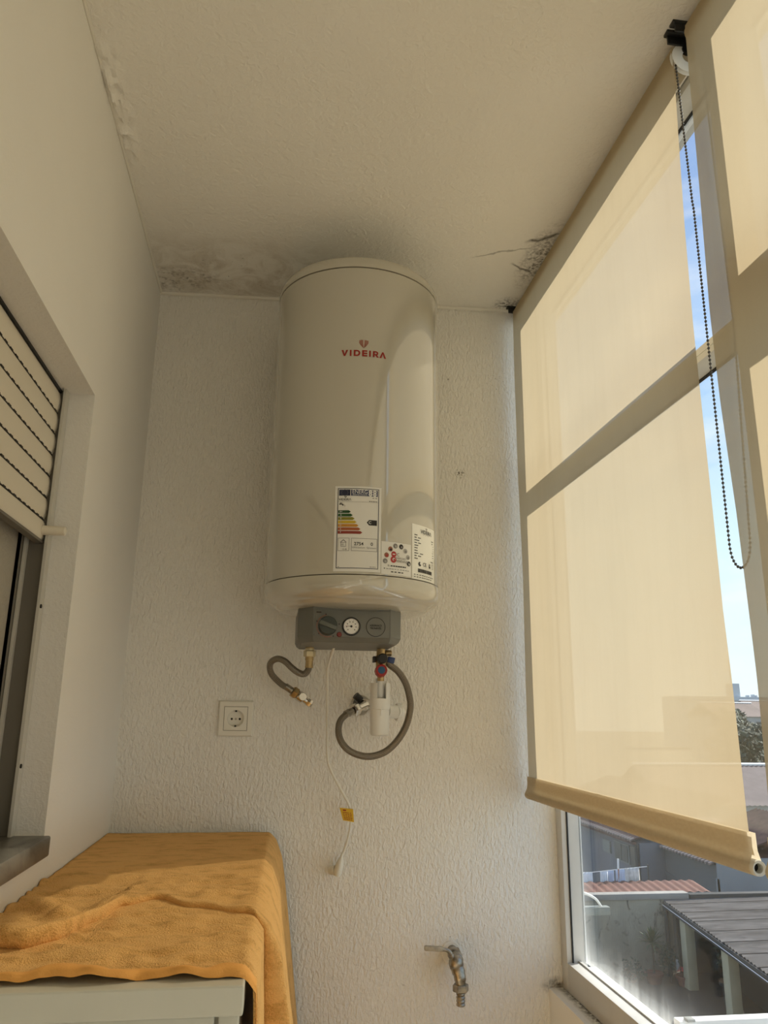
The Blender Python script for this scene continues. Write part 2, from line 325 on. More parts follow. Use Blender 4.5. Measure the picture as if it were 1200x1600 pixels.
class MB:
    def __init__(s): s.v = []; s.f = []; s.uv = None; s.mi = []; s.cur = 0
    def quad(s, *pts):
        n = len(s.v); s.v += [tuple(p) for p in pts]; s.f.append(tuple(range(n, n+len(pts)))); s.mi.append(s.cur); return s
    def add(s, verts, faces):
        n = len(s.v); s.v += [tuple(p) for p in verts]
        for f in faces: s.f.append(tuple(i+n for i in f)); s.mi.append(s.cur)
        return s
    def box(s, x0, x1, y0, y1, z0, z1, mat=None):
        vs = [Vector((x, y, z)) for x in (x0, x1) for y in (y0, y1) for z in (z0, z1)]
        if mat is not None: vs = [mat @ v for v in vs]
        return s.add(vs, [(0, 1, 3, 2), (4, 6, 7, 5), (0, 4, 5, 1), (2, 3, 7, 6), (0, 2, 6, 4), (1, 5, 7, 3)])
    def cbox(s, x0, x1, y0, y1, z0, z1, b=0.003, mat=None):
        bm = bmesh.new(); vs = [bm.verts.new((x, y, z)) for x in (x0, x1) for y in (y0, y1) for z in (z0, z1)]
        for f in [(0, 1, 3, 2), (4, 6, 7, 5), (0, 4, 5, 1), (2, 3, 7, 6), (0, 2, 6, 4), (1, 5, 7, 3)]: bm.faces.new([vs[i] for i in f])
        bmesh.ops.bevel(bm, geom=bm.edges[:], offset=b, segments=2, affect='EDGES', profile=0.5)
        return s.addbm(bm, mat)
    def addbm(s, bm, mat=None):
        bm.verts.index_update()
        s.add([(mat @ v.co if mat is not None else v.co) for v in bm.verts], [[v.index for v in f.verts] for f in bm.faces]); bm.free(); return s
    def prism(s, poly, axis, a, b):
        """poly of 2-tuples in the two other axes, extruded along axis from a to b"""
        def P(p, t): return {'x': (t, p[0], p[1]), 'y': (p[0], t, p[1]), 'z': (p[0], p[1], t)}[axis]
        n = len(poly); vs = [P(p, a) for p in poly] + [P(p, b) for p in poly]
        fs = [tuple(range(n))[::-1], tuple(range(n, 2*n))] + [(i, (i+1) % n, n+(i+1) % n, n+i) for i in range(n)]
        return s.add(vs, fs)
    def lathe(s, prof, mat=None, seg=32, a0=0.0, a1=2*PI):
        """prof: (radius, height) turned about the local Z axis, placed by mat"""
        full = abs(a1-a0-2*PI) < 1e-6; ns = seg if full else seg+1; vs = []; fs = []
        for r, h in prof:
            for k in range(ns):
                a = a0+(a1-a0)*k/seg; vs.append(Vector((max(r, 1e-5)*math.cos(a), max(r, 1e-5)*math.sin(a), h)))
        for i in range(len(prof)-1):
            for k in range(seg):
                k2 = (k+1) % ns; fs.append((i*ns+k, i*ns+k2, (i+1)*ns+k2, (i+1)*ns+k))
        if mat is not None: vs = [mat @ v for v in vs]
        return s.add(vs, fs)
    def cyl(s, p, q, r, seg=20, r2=None, bev=0.0):
        p = Vector(p); q = Vector(q); L = (q-p).length; r2 = r if r2 is None else r2
        if bev: pr = [(0, 0), (r-bev, 0), (r, bev), (r2, L-bev), (r2-bev, L), (0, L)]
        else: pr = [(0, 0), (r, 0), (r, 0), (r2, L), (r2, L), (0, L)]
        return s.lathe(pr, Matrix.Translation(p) @ (q-p).to_track_quat('Z', 'Y').to_matrix().to_4x4(), seg)
    def tube(s, pts, r, seg=10, uvs=False, closed=False):
        pts = [Vector(p) for p in pts]; n = len(pts); vs = []; fs = []; d = 0; 
        rr = r if isinstance(r, (list, tuple)) else [r]*n
        T = [(pts[min(i+1, n-1)]-pts[max(i-1, 0)]).normalized() for i in range(n)]
        nrm = T[0].orthogonal().normalized(); ds = []
        for i in range(n):
            if i: d += (pts[i]-pts[i-1]).length
            ds.append(d)
            nrm = (nrm-T[i]*nrm.dot(T[i])).normalized(); b = T[i].cross(nrm)
            for k in range(seg):
                a = 2*PI*k/seg; vs.append(pts[i]+(nrm*math.cos(a)+b*math.sin(a))*rr[i])
        base = len(s.f)
        for i in range(n-1):
            for k in range(seg): fs.append((i*seg+k, i*seg+(k+1) % seg, (i+1)*seg+(k+1) % seg, (i+1)*seg+k))
        if uvs:
            s.uv = s.uv or {}
            for i in range(n-1):
                for k in range(seg):
                    s.uv[base+i*seg+k] = [(k/seg, ds[i]*30), ((k+1)/seg, ds[i]*30), ((k+1)/seg, ds[i+1]*30), (k/seg, ds[i+1]*30)]
        fs += [tuple(range(seg))[::-1], tuple(range((n-1)*seg, n*seg))]
        return s.add(vs, fs)
    def ball(s, p, r, seg=12, rings=8, sc=(1, 1, 1)):
        pr = [(math.sin(PI*i/rings), -math.cos(PI*i/rings)) for i in range(rings+1)]
        return s.lathe(pr, Matrix.Translation(Vector(p)) @ Matrix.Diagonal((r*sc[0], r*sc[1], r*sc[2], 1)), seg)
    def build(s, name, mat, parent=None, smooth=True, angle=35):
        off = wloc(parent) if parent is not None else Vector((0, 0, 0))
        me = bpy.data.meshes.new(name)
        me.from_pydata([(v[0]-off.x, v[1]-off.y, v[2]-off.z) for v in s.v], [], s.f)
        mats = mat if isinstance(mat, (list, tuple)) else [mat]
        for mm in mats: me.materials.append(M[mm])
        if len(mats) > 1:
            for p, i in zip(me.polygons, s.mi): p.material_index = i
        if s.uv:
            u = me.uv_layers.new(name='UVMap')
            for p in me.polygons:
                if p.index in s.uv:
                    for li, c in zip(p.loop_indices, s.uv[p.index]): u.data[li].uv = c
        bm = bmesh.new(); bm.from_mesh(me); bmesh.ops.remove_doubles(bm, verts=bm.verts, dist=1e-6)
        bmesh.ops.recalc_face_normals(bm, faces=bm.faces); bm.to_mesh(me); bm.free()
        if smooth:
            me.polygons.foreach_set('use_smooth', [True]*len(me.polygons)); me.set_sharp_from_angle(angle=math.radians(angle))
        o = bpy.data.objects.new(name, me); C.objects.link(o)
        if parent is not None: o.parent = parent
        return o

def tag(o, label=None, cat=None, group=None, kind=None):
    for k, v in (('label', label), ('category', cat), ('group', group), ('kind', kind)):
        if v: o[k] = v
    return o
def thing(name, loc, label=None, cat=None, group=None, kind=None):
    o = bpy.data.objects.new(name, None); C.objects.link(o); o.location = loc; o.empty_display_size = 0.05
    return tag(o, label, cat, group, kind)
def smooth_path(pts, sub=5):
    P = [Vector(p) for p in pts]; out = []
    for i in range(len(P)-1):
        a = P[max(i-1, 0)]; b = P[i]; c = P[i+1]; d = P[min(i+2, len(P)-1)]
        for k in range(sub):
            q = k/sub
            out.append(0.5*((2*b)+(c-a)*q+(2*a-5*b+4*c-d)*q*q+(3*b-a-3*c+d)*q**3))
    out.append(P[-1]); return out
def hexprof(r, h): return [(0, 0), (r*0.93, 0), (r, h*0.12), (r, h*0.88), (r*0.93, h), (0, h)]
def axis_mat(p, d): return Matrix.Translation(Vector(p)) @ Vector(d).normalized().to_track_quat('Z', 'Y').to_matrix().to_4x4()

_txt = {}
def text_geo(body, size, bold=0.0, align='CENTER', spacing=1.0):
    key = (body, size, bold, align, spacing)
    if key not in _txt:
        cu = bpy.data.curves.new('lettering', 'FONT'); cu.body = body; cu.size = size; cu.align_x = align; cu.align_y = 'CENTER'
        cu.offset = bold; cu.space_character = spacing; cu.resolution_u = 3
        o = bpy.data.objects.new('lettering', cu); C.objects.link(o); bpy.context.view_layer.update()
        me = o.evaluated_get(bpy.context.evaluated_depsgraph_get()).to_mesh()
        _txt[key] = ([v.co.copy() for v in me.vertices], [tuple(p.vertices) for p in me.polygons])
        bpy.data.objects.remove(o)
    return _txt[key]

# flat print: shapes laid out in label units (0..1 across, 0..1 up), wrapped onto the surface by fn(u, v, lift)
class Print:
    def __init__(s, fn, w, h): s.fn = fn; s.w = w; s.h = h; s.by = {}
    def mb(s, ink): return s.by.setdefault(ink, MB())
    def poly(s, ink, pts, lift=0.0004):
        s.mb(ink).quad(*[s.fn(u, v, lift) for u, v in pts]); return s
    def rect(s, ink, u0, u1, v0, v1, lift=0.0004, nu=4):
        for i in range(nu):
            a = u0+(u1-u0)*i/nu; b = u0+(u1-u0)*(i+1)/nu; s.poly(ink, [(a, v0), (b, v0), (b, v1), (a, v1)], lift)
        return s
    def frame(s, ink, u0, u1, v0, v1, t=0.006):
        tv = t*s.w/s.h
        s.rect(ink, u0, u1, v0, v0+tv); s.rect(ink, u0, u1, v1-tv, v1); s.rect(ink, u0, u0+t, v0, v1, nu=1); s.rect(ink, u1-t, u1, v0, v1, nu=1); return s
    def disc(s, ink, u, v, r, lift=0.0004, n=16):
        return s.poly(ink, [(u+r*math.cos(2*PI*k/n), v+r*math.sin(2*PI*k/n)*s.w/s.h) for k in range(n)], lift)
    def text(s, ink, body, u, v, size, bold=0.0, align='CENTER', lift=0.0007, sx=1.0, spacing=1.0):
        vs, fs = text_geo(body, 1.0, bold, align, spacing)
        s.mb(ink).add([s.fn(u+p.x*size*sx, v+p.y*size*s.w/s.h, lift) for p in vs], fs); return s
    def dashes(s, ink, u0, u1, v, t, n, seed=0):
        rr = random.Random(seed); x = u0; step = (u1-u0)/n
        for i in range(n): s.rect(ink, x, x+step*rr.uniform(0.55, 0.9), v-t/2, v+t/2, nu=1); x += step
        return s
    def build(s, parent, names):
        for ink, b in s.by.items(): tag(b.build(names.get(ink, names['*']), 'ink_'+ink, parent, smooth=False), kind='stuff')

# ------------------------------------------------------------------ room shell
CZ = 2.592; YN = -4.6
mb = MB(); mb.box(-0.2, 1.15, YN-0.1, 0.12, -0.1, 0.0); tag(mb.build('floor', 'floor_tile'), kind='structure')
mb = MB()
ny, nx = 60, 26                                   # ceiling underside: a fine sheet so that the flaking corner has real relief
def cz(x, y):
    d = math.exp(-((x-0.014)/0.018)**2)*math.exp(-((y+0.70)/0.17)**4)
    d2 = math.exp(-((y+0.10)/0.06)**2)*math.exp(-((x-0.22)/0.25)**2)
    return 2.556 + 0.036*x - 0.013*d*(0.45+noise.noise(Vector((x*60, y*45, 0)))+0.5*noise.noise(Vector((x*140, y*110, 5)))) - 0.007*d2*abs(noise.noise(Vector((x*25, y*45, 3))))
xs = [-0.01+0.055*i/12 for i in range(13)] + [0.045+1.015*i/22 for i in range(1, 23)]
ys = [0.05-0.95*i/90 for i in range(91)] + [-0.9-3.75*i/20 for i in range(1, 21)]
vs = [(x, y, cz(x, y)) for y in ys for x in xs]; W = len(xs)
mb.add(vs, [(j*W+i, j*W+i+1, (j+1)*W+i+1, (j+1)*W+i) for j in range(len(ys)-1) for i in range(W-1)])
mb.box(-0.2, 1.15, YN-0.1, 0.12, CZ+0.03, CZ+0.16)
tag(mb.build('ceiling', 'plaster_ceiling'), kind='structure')
mb = MB(); mb.box(-0.2, 1.112, 0.0, 0.12, 0, CZ+0.03); tag(mb.build('wall_back', 'plaster_back', smooth=False), kind='structure')
mb = MB(); mb.box(-0.2, 1.15, YN-0.1, YN, 0, CZ+0.03); tag(mb.build('wall_front', 'plaster_left', smooth=False), kind='structure')
# left wall with the shuttered opening
OY0, OY1, OZ0, OZ1 = -0.553, -1.85, 1.252, 2.019
mb = MB()
def wq(y0, y1, z0, z1): mb.quad((0, y0, z0), (0, y1, z0), (0, y1, z1), (0, y0, z1))
wq(0, OY0, 0, CZ+0.02); wq(OY1, YN, 0, CZ+0.02); wq(OY0, OY1, 0, OZ0); wq(OY0, OY1, OZ1, CZ+0.02)
wl_ = mb.build('wall_left', 'plaster_left', smooth=False); tag(wl_, kind='structure')
mb = MB()
mb.quad((0, OY0, OZ0), (-0.16, OY0, OZ0), (-0.16, OY0, OZ1), (0, OY0, OZ1))
mb.quad((0, OY1, OZ0), (-0.16, OY1, OZ0), (-0.16, OY1, OZ1), (0, OY1, OZ1))
mb.quad((0, OY0, OZ1), (-0.16, OY0, OZ1), (-0.16, OY1, OZ1), (0, OY1, OZ1))
mb.quad((0, OY0, OZ0), (-0.16, OY0, OZ0), (-0.16, OY1, OZ0), (0, OY1, OZ0))
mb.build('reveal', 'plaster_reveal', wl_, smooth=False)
mb = MB(); mb.box(-0.2, -0.16, OY1-0.1, OY0+0.1, OZ0-0.1, OZ1+0.1); mb.build('light_blocker', 'blocker_grey', wl_, smooth=False)  # unseen panel added behind the pane to keep sky light out
# parapet and facade
mb = MB(); mb.box(1.028, 1.15, YN, 0.0, 0, 0.832); mb.box(1.064, 1.15, YN, 0.0, 2.628, CZ+0.16)
pw = tag(mb.build('wall_right', 'plaster_parapet', smooth=False), kind='structure')
mb = MB(); mb.box(1.15, 1.165, YN-1.5, 3.0, -6.5, 0.832); mb.box(1.15, 1.165, YN-1.5, 3.0, CZ+0.03, CZ+1.2); mb.box(1.098, 1.112, 0.12, 3.0, 0.832, CZ+0.03)
tag(mb.build('wall_outside', 'facade', smooth=False), kind='structure')
mb = MB(); mb.tube([(0.0, -0.003, 2.554), (0.5, -0.003, 2.572), (1.03, -0.003, 2.591)], 0.006, 8); tag(mb.build('trim_1', 'bead'), kind='structure')
mb = MB(); mb.tube([(0.002, -0.01, 2.555)]+[(0.002, -0.1*i, 2.555) for i in range(1, 46)], 0.004, 8); tag(mb.build('trim_2', 'bead'), kind='structure')

# ------------------------------------------------------------------ balcony glazing (window_1)
win = thing('window_1', (1.085, -1.5, 0.832), kind='structure')
X0, X1 = 1.062, 1.112; GZ0, GZ1 = 0.894, 2.578
b = MB(); b.cbox(X0, X1, -0.037, -0.0005, 0.832, 2.63, 0.0015); b.build('window_jamb', 'window_aluminium', win)
b = MB(); b.cbox(X0, X1, YN+0.001, YN+0.04, 0.832, 2.63, 0.0015); b.build('window_jamb', 'window_aluminium', win)
b = MB(); b.cbox(X0, X1-0.013, YN+0.04, -0.037, 0.833, GZ0, 0.0015); b.box(X0+0.028, X0+0.034, YN+0.04, -0.037, GZ0, GZ0+0.003); b.cbox(X1-0.012, X1+0.02, YN+0.04, -0.037, 0.833, GZ0-0.01, 0.001)
b.build('bottom_rail', 'window_aluminium', win)
b = MB(); b.cbox(X0, X1, YN+0.04, -0.037, GZ1, 2.63, 0.0015); b.build('head_rail', 'window_aluminium', win)
MULL = [(-1.0, -0.92), (-2.06, -1.98), (-3.36, -3.28)]
for a, c in MULL:
    b = MB(); b.cbox(X0, X1, a, c, GZ0, GZ1, 0.0015); b.build('mullion', 'window_aluminium', win)
BAYS = [(-0.92, -0.037, 2.047, 2.073), (-1.98, -1.0, 2.016, 2.122), (-3.28, -2.06, 2.016, 2.122), (YN+0.04, -3.36, 2.016, 2.122)]
for a, c, z0, z1 in BAYS:
    b = MB(); b.cbox(X0, X1, a, c, z0, z1, 0.0015); b.box(X0-0.001, X0, a, c, (z0+z1)/2-0.001, (z0+z1)/2+0.001); b.build('transom', 'window_aluminium', win)
    for (p, q) in ((GZ0, z0), (z1, GZ1)):
        b = MB(); b.box(1.1055, 1.1085, a, c, p, q); b.build('glass_pane', 'window_glass', win, smooth=False)
        g = MB()
        for (ya, yb, za, zb) in ((a, a+0.004, p, q), (a, c, q-0.004, q)): g.box(1.101, 1.1054, ya, yb, za, zb)
        g.build('gasket', 'gasket', win, smooth=False)
b = MB(); b.box(1.074, 1.0775, -0.0405, -0.0372, GZ0, GZ1); b.build('gasket', 'gasket', win, smooth=False)

# ------------------------------------------------------------------ roller blinds
def blind(ya, yb, zb, label, chain=None, ea=None, eb=None):
    """ya nearer the camera, yb nearer the back wall"""
    r = thing('roller_blind', (0.988, (ya+yb)/2, CZ), label, 'blind', 'cream screen-weave roller blinds along the balcony glazing')
    XB = 0.988
    def tab(tb, z):
        for (z0_, y0_), (z1_, y1_) in zip(tb[:-1], tb[1:]):
            if z >= z1_: return y0_+(y1_-y0_)*(z-z0_)/(z1_-z0_)
        return tb[-1][1]
    f = MB(); n = 40; k = 60; vs = []
    for j in range(k+1):
        z = CZ-0.02-(CZ-0.02-zb)*j/k
        for i in range(n+1):
            la = tab(ea, z) if ea else ya; lb = tab(eb, z) if eb else yb; y = la+(lb-la)*i/n; q = min(j/6, 1, (k-j)/4+0.3)
            e = 0.004*q*noise.noise(Vector((y*5, z*1.3, 4.2+zb)))+0.0015*q*noise.noise(Vector((y*24, z*2, 1)))
            vs.append((XB+e, y, z))
    f.add(vs, [(j*(n+1)+i, j*(n+1)+i+1, (j+1)*(n+1)+i+1, (j+1)*(n+1)+i) for j in range(k) for i in range(n)])
    f.build('blind_cloth', 'blind_fabric', r, smooth=True)
    # hem: a second layer wrapped round the bottom bar
    h = MB(); R = 0.0105; pr = [(XB-0.0035, zb+0.028), (XB-0.004, zb+0.012), (XB-0.006, zb)]
    for a in range(0, 11):
        t_ = PI*0.80+a*PI*1.40/10; pr.append((XB+R*math.cos(t_)-0.001, zb-0.014+R*math.sin(t_)))
    pr += [(XB+0.003, zb+0.006), (XB+0.0025, zb+0.028)]
    vs = []; nn = 24
    for i in range(nn+1):
        y = ya+(yb-ya)*i/nn
        for (x, z) in pr: vs.append((x+0.0008*noise.noise(Vector((y*9, z*40, 0))), y, z))
    L = len(pr); h.add(vs, [(i*L+j, i*L+j+1, (i+1)*L+j+1, (i+1)*L+j) for i in range(nn) for j in range(L-1)])
    h.build('hem', 'hem_fabric', r)
    bb = MB(); bb.lathe([(0.0062, -0.002), (0.0095, -0.004), (0.0098, -0.002), (0.0098, yb-ya+0.002), (0.0095, yb-ya+0.004), (0.0062, yb-ya+0.002), (0.0062, -0.002)], axis_mat((XB-0.001, ya-0.003, zb-0.014), (0, 1, 0)), 20)
    bar = bb.build('bottom_bar', 'blind_tube', r)
    pl = MB(); pl.cyl((XB-0.001, ya+0.006, zb-0.014), (XB-0.001, ya+0.012, zb-0.014), 0.0062, 12); pl.build('bar_hole', 'dark_hole', bar)
    # roller with its cloth
    rl = MB(); rl.cyl((XB+0.024, ya, CZ-0.028), (XB+0.024, yb, CZ-0.028), 0.0225, 24); rl.build('roller', 'blind_fabric', r)
    for y, sgn in ((ya, -1), (yb, 1)):
        k_ = MB(); k_.cbox(XB-0.012, XB+0.055, y+sgn*0.004-0.002, y+sgn*0.004+0.002, CZ-0.022, CZ-0.001, 0.001); k_.cbox(XB-0.016, XB+0.055, min(y, y+sgn*0.014), max(y, y+sgn*0.014), CZ-0.006, CZ-0.0005, 0.001)
        k_.cyl((XB+0.024, y, CZ-0.028), (XB+0.024, y+sgn*0.006, CZ-0.028), 0.010, 14); k_.build('bracket', 'black_plastic', r)
    if chain:
        w = MB(); yw = chain
        w.lathe([(0.012, 0), (0.026, 0), (0.030, 0.002), (0.025, 0.006), (0.030, 0.010), (0.026, 0.012), (0.012, 0.012)], axis_mat((XB+0.026, yw-0.006, CZ-0.042), (0, 1, 0)), 24)
        w.build('chain_wheel', 'white_plastic', r)
        # looped ball chain: one strand in the gap, the other behind the neighbouring cloth
        y1, y2, zl = -0.9445, -0.9985, 1.652
        pts = []
        def seg(a, c, n):
            for i in range(n): pts.append(Vector(a).lerp(Vector(c), i/n))
        xa = XB+0.0075
        seg((XB+0.004, yw+0.001, CZ-0.05), (xa+0.001, y1, 2.25), 20); seg((xa+0.002, y1, 2.25), (xa, y1-0.005, 1.69), 30)
        for i in range(13):
            a = PI*i/12; pts.append(Vector((xa, -0.974+0.0245*math.cos(a), 1.69-0.038*math.sin(a))))
        seg((xa, y2, 1.69), (xa, y2-0.018, 2.0), 20); seg((xa, y2-0.018, 2.0), (xa+0.004, -1.006, CZ-0.05), 30); pts.append(Vector((xa+0.004, -1.006, CZ-0.05)))
        cc = MB(); cc.tube(pts, 0.0006, 5)
        acc = 0; last = pts[0]; step = 0.0066
        for p in pts[1:]:
            d = (p-last).length
            while acc+d >= step:
                q = (step-acc)/d; last = last.lerp(p, q); d = (p-last).length; acc = 0
                cc.ball(last, 0.0023, 6, 4)
            acc += d; last = p
        tag(cc.build('bead_chain', 'chain_bead', r), kind='stuff')
    return r
blind(-0.948, -0.026, 1.276, 'cream roller blind nearest the back wall, its bottom bar above the open glass', ea=[(2.6, -0.948), (2.4, -0.938), (2.23, -0.930), (2.05, -0.926), (1.6, -0.929), (1.50, -0.934), (1.3, -0.937), (1.276, -0.945)], eb=[(2.6, -0.027), (2.06, -0.025), (1.8, -0.038), (1.48, -0.034), (1.276, -0.027)])
blind(-1.94, -0.982, 1.276, 'cream roller blind with bead chain at the right edge of the photo', chain=-0.945, eb=[(2.6, -0.989), (2.4, -0.986), (2.2, -0.980), (2.05, -0.975), (1.9, -0.978), (1.73, -0.987), (1.5, -0.991), (1.276, -0.985)])
blind(-3.24, -2.02, 1.10, 'cream roller blind behind the camera, added for its light, middle of the row')  # this unseen blind and the next are added for the room light
blind(-4.50, -3.32, 1.10, 'cream roller blind behind the camera, added for its light, farthest from the back wall')

# ------------------------------------------------------------------ shuttered window in the left wall (window_2)
w2 = thing('window_2', (-0.1, -1.2, OZ0), kind='structure')
b = MB(); b.cbox(-0.125, -0.085, OY0-0.030, OY0-0.0005, OZ0, OZ1, 0.0015); b.cbox(-0.125, -0.085, OY1, OY1+0.05, OZ0, OZ1, 0.0015)
b.cbox(-0.125, -0.085, OY1+0.05, OY0-0.030, OZ0, OZ0+0.05, 0.0015); b.cbox(-0.125, -0.085, OY1+0.05, OY0-0.030, OZ1-0.05, OZ1, 0.0015)
b.build('window_frame', 'dark_aluminium', w2)
b = MB(); b.cbox(-0.122, -0.086, -0.76, -0.715, OZ0+0.05, OZ1-0.05, 0.0015); b.build('sash_stile', 'dark_aluminium', w2)
b = MB(); b.box(-0.096, -0.092, -0.715, OY0-0.030, OZ0+0.05, OZ1-0.05); b.build('frosted_pane', 'frosted_pane', w2, smooth=False)
b = MB(); b.box(-0.096, -0.092, OY1+0.05, -0.76, OZ0+0.05, OZ1-0.05); b.build('frosted_pane', 'frosted_pane', w2, smooth=False)
gd = MB(); gd.box(-0.084, -0.045, OY0-0.006, OY0-0.0005, OZ0+0.001, OZ1); gd.box(-0.050, -0.045, OY0-0.022, OY0-0.006, OZ0+0.001, OZ1); gd.box(-0.084, -0.079, OY0-0.022, OY0-0.006, OZ0+0.001, OZ1)
gd.build('guide_rail', 'guide_aluminium', w2, smooth=False)
gd = MB(); gd.box(-0.079, -0.050, OY0-0.012, OY0-0.006, OZ0+0.001, OZ1)
gd.build('guide_channel', 'dark_aluminium', w2, smooth=False)
for z in (1.62, 1.36):
    s = MB(); s.cyl((-0.051, OY0-0.017, z), (-0.043, OY0-0.017, z), 0.0035, 8); s.build('screw', 'dark_hole', w2)
gd = MB(); gd.box(-0.084, -0.045, OY1+0.0005, OY1+0.022, OZ0+0.001, OZ1); gd.build('guide_rail', 'guide_aluminium', w2, smooth=False)
sl = MB(); sl.cbox(-0.084, 0.012, OY1-0.02, OY0-0.004, OZ0-0.030, OZ0+0.001, 0.003); sl.build('window_sill', 'marble', w2)

sh = thing('roller_shutter', (-0.06, -1.2, 1.77), 'cream slatted roller shutter half lowered in the left wall opening', 'shutter')
SY0, SY1 = OY0-0.008, OY1+0.008; PITCH = 0.0403
slat_me = slot_me = None
for i in range(6):
    z1 = 2.012-PITCH*i; z0 = z1-PITCH+0.0035
    if slat_me is None:
        pr = []
        for q in range(9):
            a = q/8; pr.append((-0.0585+0.0035*math.sin(PI*a)**0.7, z0+(z1-z0)*a))
        pr += [(-0.066, z1), (-0.066, z0)]
        o = MB().prism(pr, 'y', SY1, SY0).build('slat', 'shutter_cream', sh); slat_me = o.data
        sm = MB(); y = SY0-0.012
        while y > SY1:
            sm.box(-0.0615, -0.05805, y-0.0125, y, z1+0.0004, z1+0.0044); y -= 0.0245
        sm.box(-0.066, -0.0590, SY1, SY0, z1-0.001, z1+0.0036)
        s_o = tag(sm.build('slot_row', 'dark_hole', o, smooth=False), kind='stuff'); slot_me = s_o.data
    else:
        o = bpy.data.objects.new('slat', slat_me); C.objects.link(o); o.parent = sh; o.location = (0, 0, -PITCH*i)
        s_o = bpy.data.objects.new('slot_row', slot_me); C.objects.link(s_o); s_o.parent = o; s_o['kind'] = 'stuff'
zb = 2.012-PITCH*6
bs = MB(); bs.prism([(-0.0585, zb-0.036), (-0.0550, zb-0.030), (-0.0550, zb-0.006), (-0.0585, zb), (-0.066, zb), (-0.068, zb-0.036)], 'y', SY1, SY0)
o = bs.build('bottom_slat', 'shutter_cream', sh)
sm = MB(); y = SY0-0.012
while y > SY1: sm.box(-0.0615, -0.05805, y-0.0125, y, zb+0.0004, zb+0.0044); y -= 0.0245
sm.box(-0.066, -0.0590, SY1, SY0, zb-0.001, zb+0.0036); tag(sm.build('slot_row', 'dark_hole', o, smooth=False), kind='stuff')
sm = MB(); sm.box(-0.068, -0.054, SY1, SY0, zb-0.0405, zb-0.036); sm.build('bottom_seal', 'dark_aluminium', sh, smooth=False)
sm = MB(); sm.cyl((-0.056, -0.578, zb-0.019), (-0.016, -0.578, zb-0.019), 0.0085, 18, 0.008, 0.0015); sm.build('stop_knob', 'shutter_cream', sh)
sm = MB(); sm.box(-0.064, -0.0555, SY1, SY0, 2.0135, 2.0185)
y = SY0-0.012
while y > SY1: sm.box(-0.0600, -0.05795, y-0.0125, y, 2.0045, 2.0075); y -= 0.0245
tag(sm.build('top_gap', 'gasket', sh, smooth=False), kind='stuff')

# ------------------------------------------------------------------ water heater
AX, AY, R = 0.522, -0.235, 0.195
wh = thing('water_heater', (AX, AY, 1.655), 'tall cream cylindrical electric water heater hung on the back wall', 'water heater')
T = Matrix.Translation((AX, AY, 0))
b = MB(); b.lathe([(R, 1.7208), (R, 1.9), (R, 2.2), (R, 2.4152)], T, 96); b.build('tank', 'enamel', wh)
b = MB(); b.lathe([(R-0.0025, 1.7165), (R-0.0025, 1.7225)], T, 96); b.build('seam', 'seam', wh)
b = MB(); b.lathe([(R-0.0025, 2.4135), (R-0.0025, 2.4195)], T, 96); b.build('seam', 'seam', wh)
b = MB(); b.lathe([(R-0.004, 2.418), (R+0.0005, 2.4185), (R+0.001, 2.424), (R, 2.436), (R-0.006, 2.446), (R-0.02, 2.452), (0.12, 2.457), (0.0, 2.459)], T, 96); b.build('top_cap', 'enamel_cap', wh)
b = MB(); b.lathe([(R-0.004, 1.719), (R+0.0015, 1.7185), (R+0.0025, 1.712), (R+0.002, 1.700), (R-0.001, 1.690), (R-0.008, 1.681), (R-0.018, 1.676), (R-0.024, 1.6735), (R-0.028, 1.6685), (R-0.036, 1.665), (R-0.06, 1.661), (0.08, 1.656), (0.0, 1.654)], T, 96); b.build('bottom_cap', 'enamel_cap', wh)
for z in (1.80, 2.30):
    b = MB(); b.box(AX-0.12, AX+0.12, -0.042, -0.0005, z, z+0.05); b.build('wall_bracket', 'enamel', wh)
def on_tank(u0, v0, w, h):
    """u0: arc start in degrees from the front, v0: bottom height, w, h in metres"""
    def fn(u, v, lift):
        a = math.radians(u0)+u*w/R
        return (AX+(R+0.0004+lift)*math.sin(a), AY-(R+0.0004+lift)*math.cos(a), v0+v*h)
    return fn
def sheet(fn, name, mat, parent, nu=16):
    s = MB()
    for i in range(nu): s.quad(fn(i/nu, 0, 0), fn((i+1)/nu, 0, 0), fn((i+1)/nu, 1, 0), fn(i/nu, 1, 0))
    return s.build(name, mat, parent)
def emblem(p, ink, u, v, s):
    """vine-leaf mark: two mirrored halves of three strokes meeting in a point"""
    k = p.w/p.h
    W_ = lambda y: 0.5 if y > 0.6 else 0.5*(0.12+0.88*y/0.6)
    for sg in (-1, 1):
        for q, (f0, f1, top) in enumerate(((0.16, 0.36, 1.0), (0.45, 0.66, 0.99), (0.76, 1.0, 0.95))):
            yb_ = 0.02+0.05*q
            pts = [(W_(1)*f0, top), (W_(1)*f1, top), (W_(0.6)*f1, 0.6), (W_(0.3)*f1, 0.3), (W_(yb_)*f1, yb_), (W_(yb_)*f0, yb_), (W_(0.3)*f0, 0.3), (W_(0.6)*f0, 0.6)]
            p.poly(ink, [(u+sg*x*s, v+y*s*k) for x, y in pts])
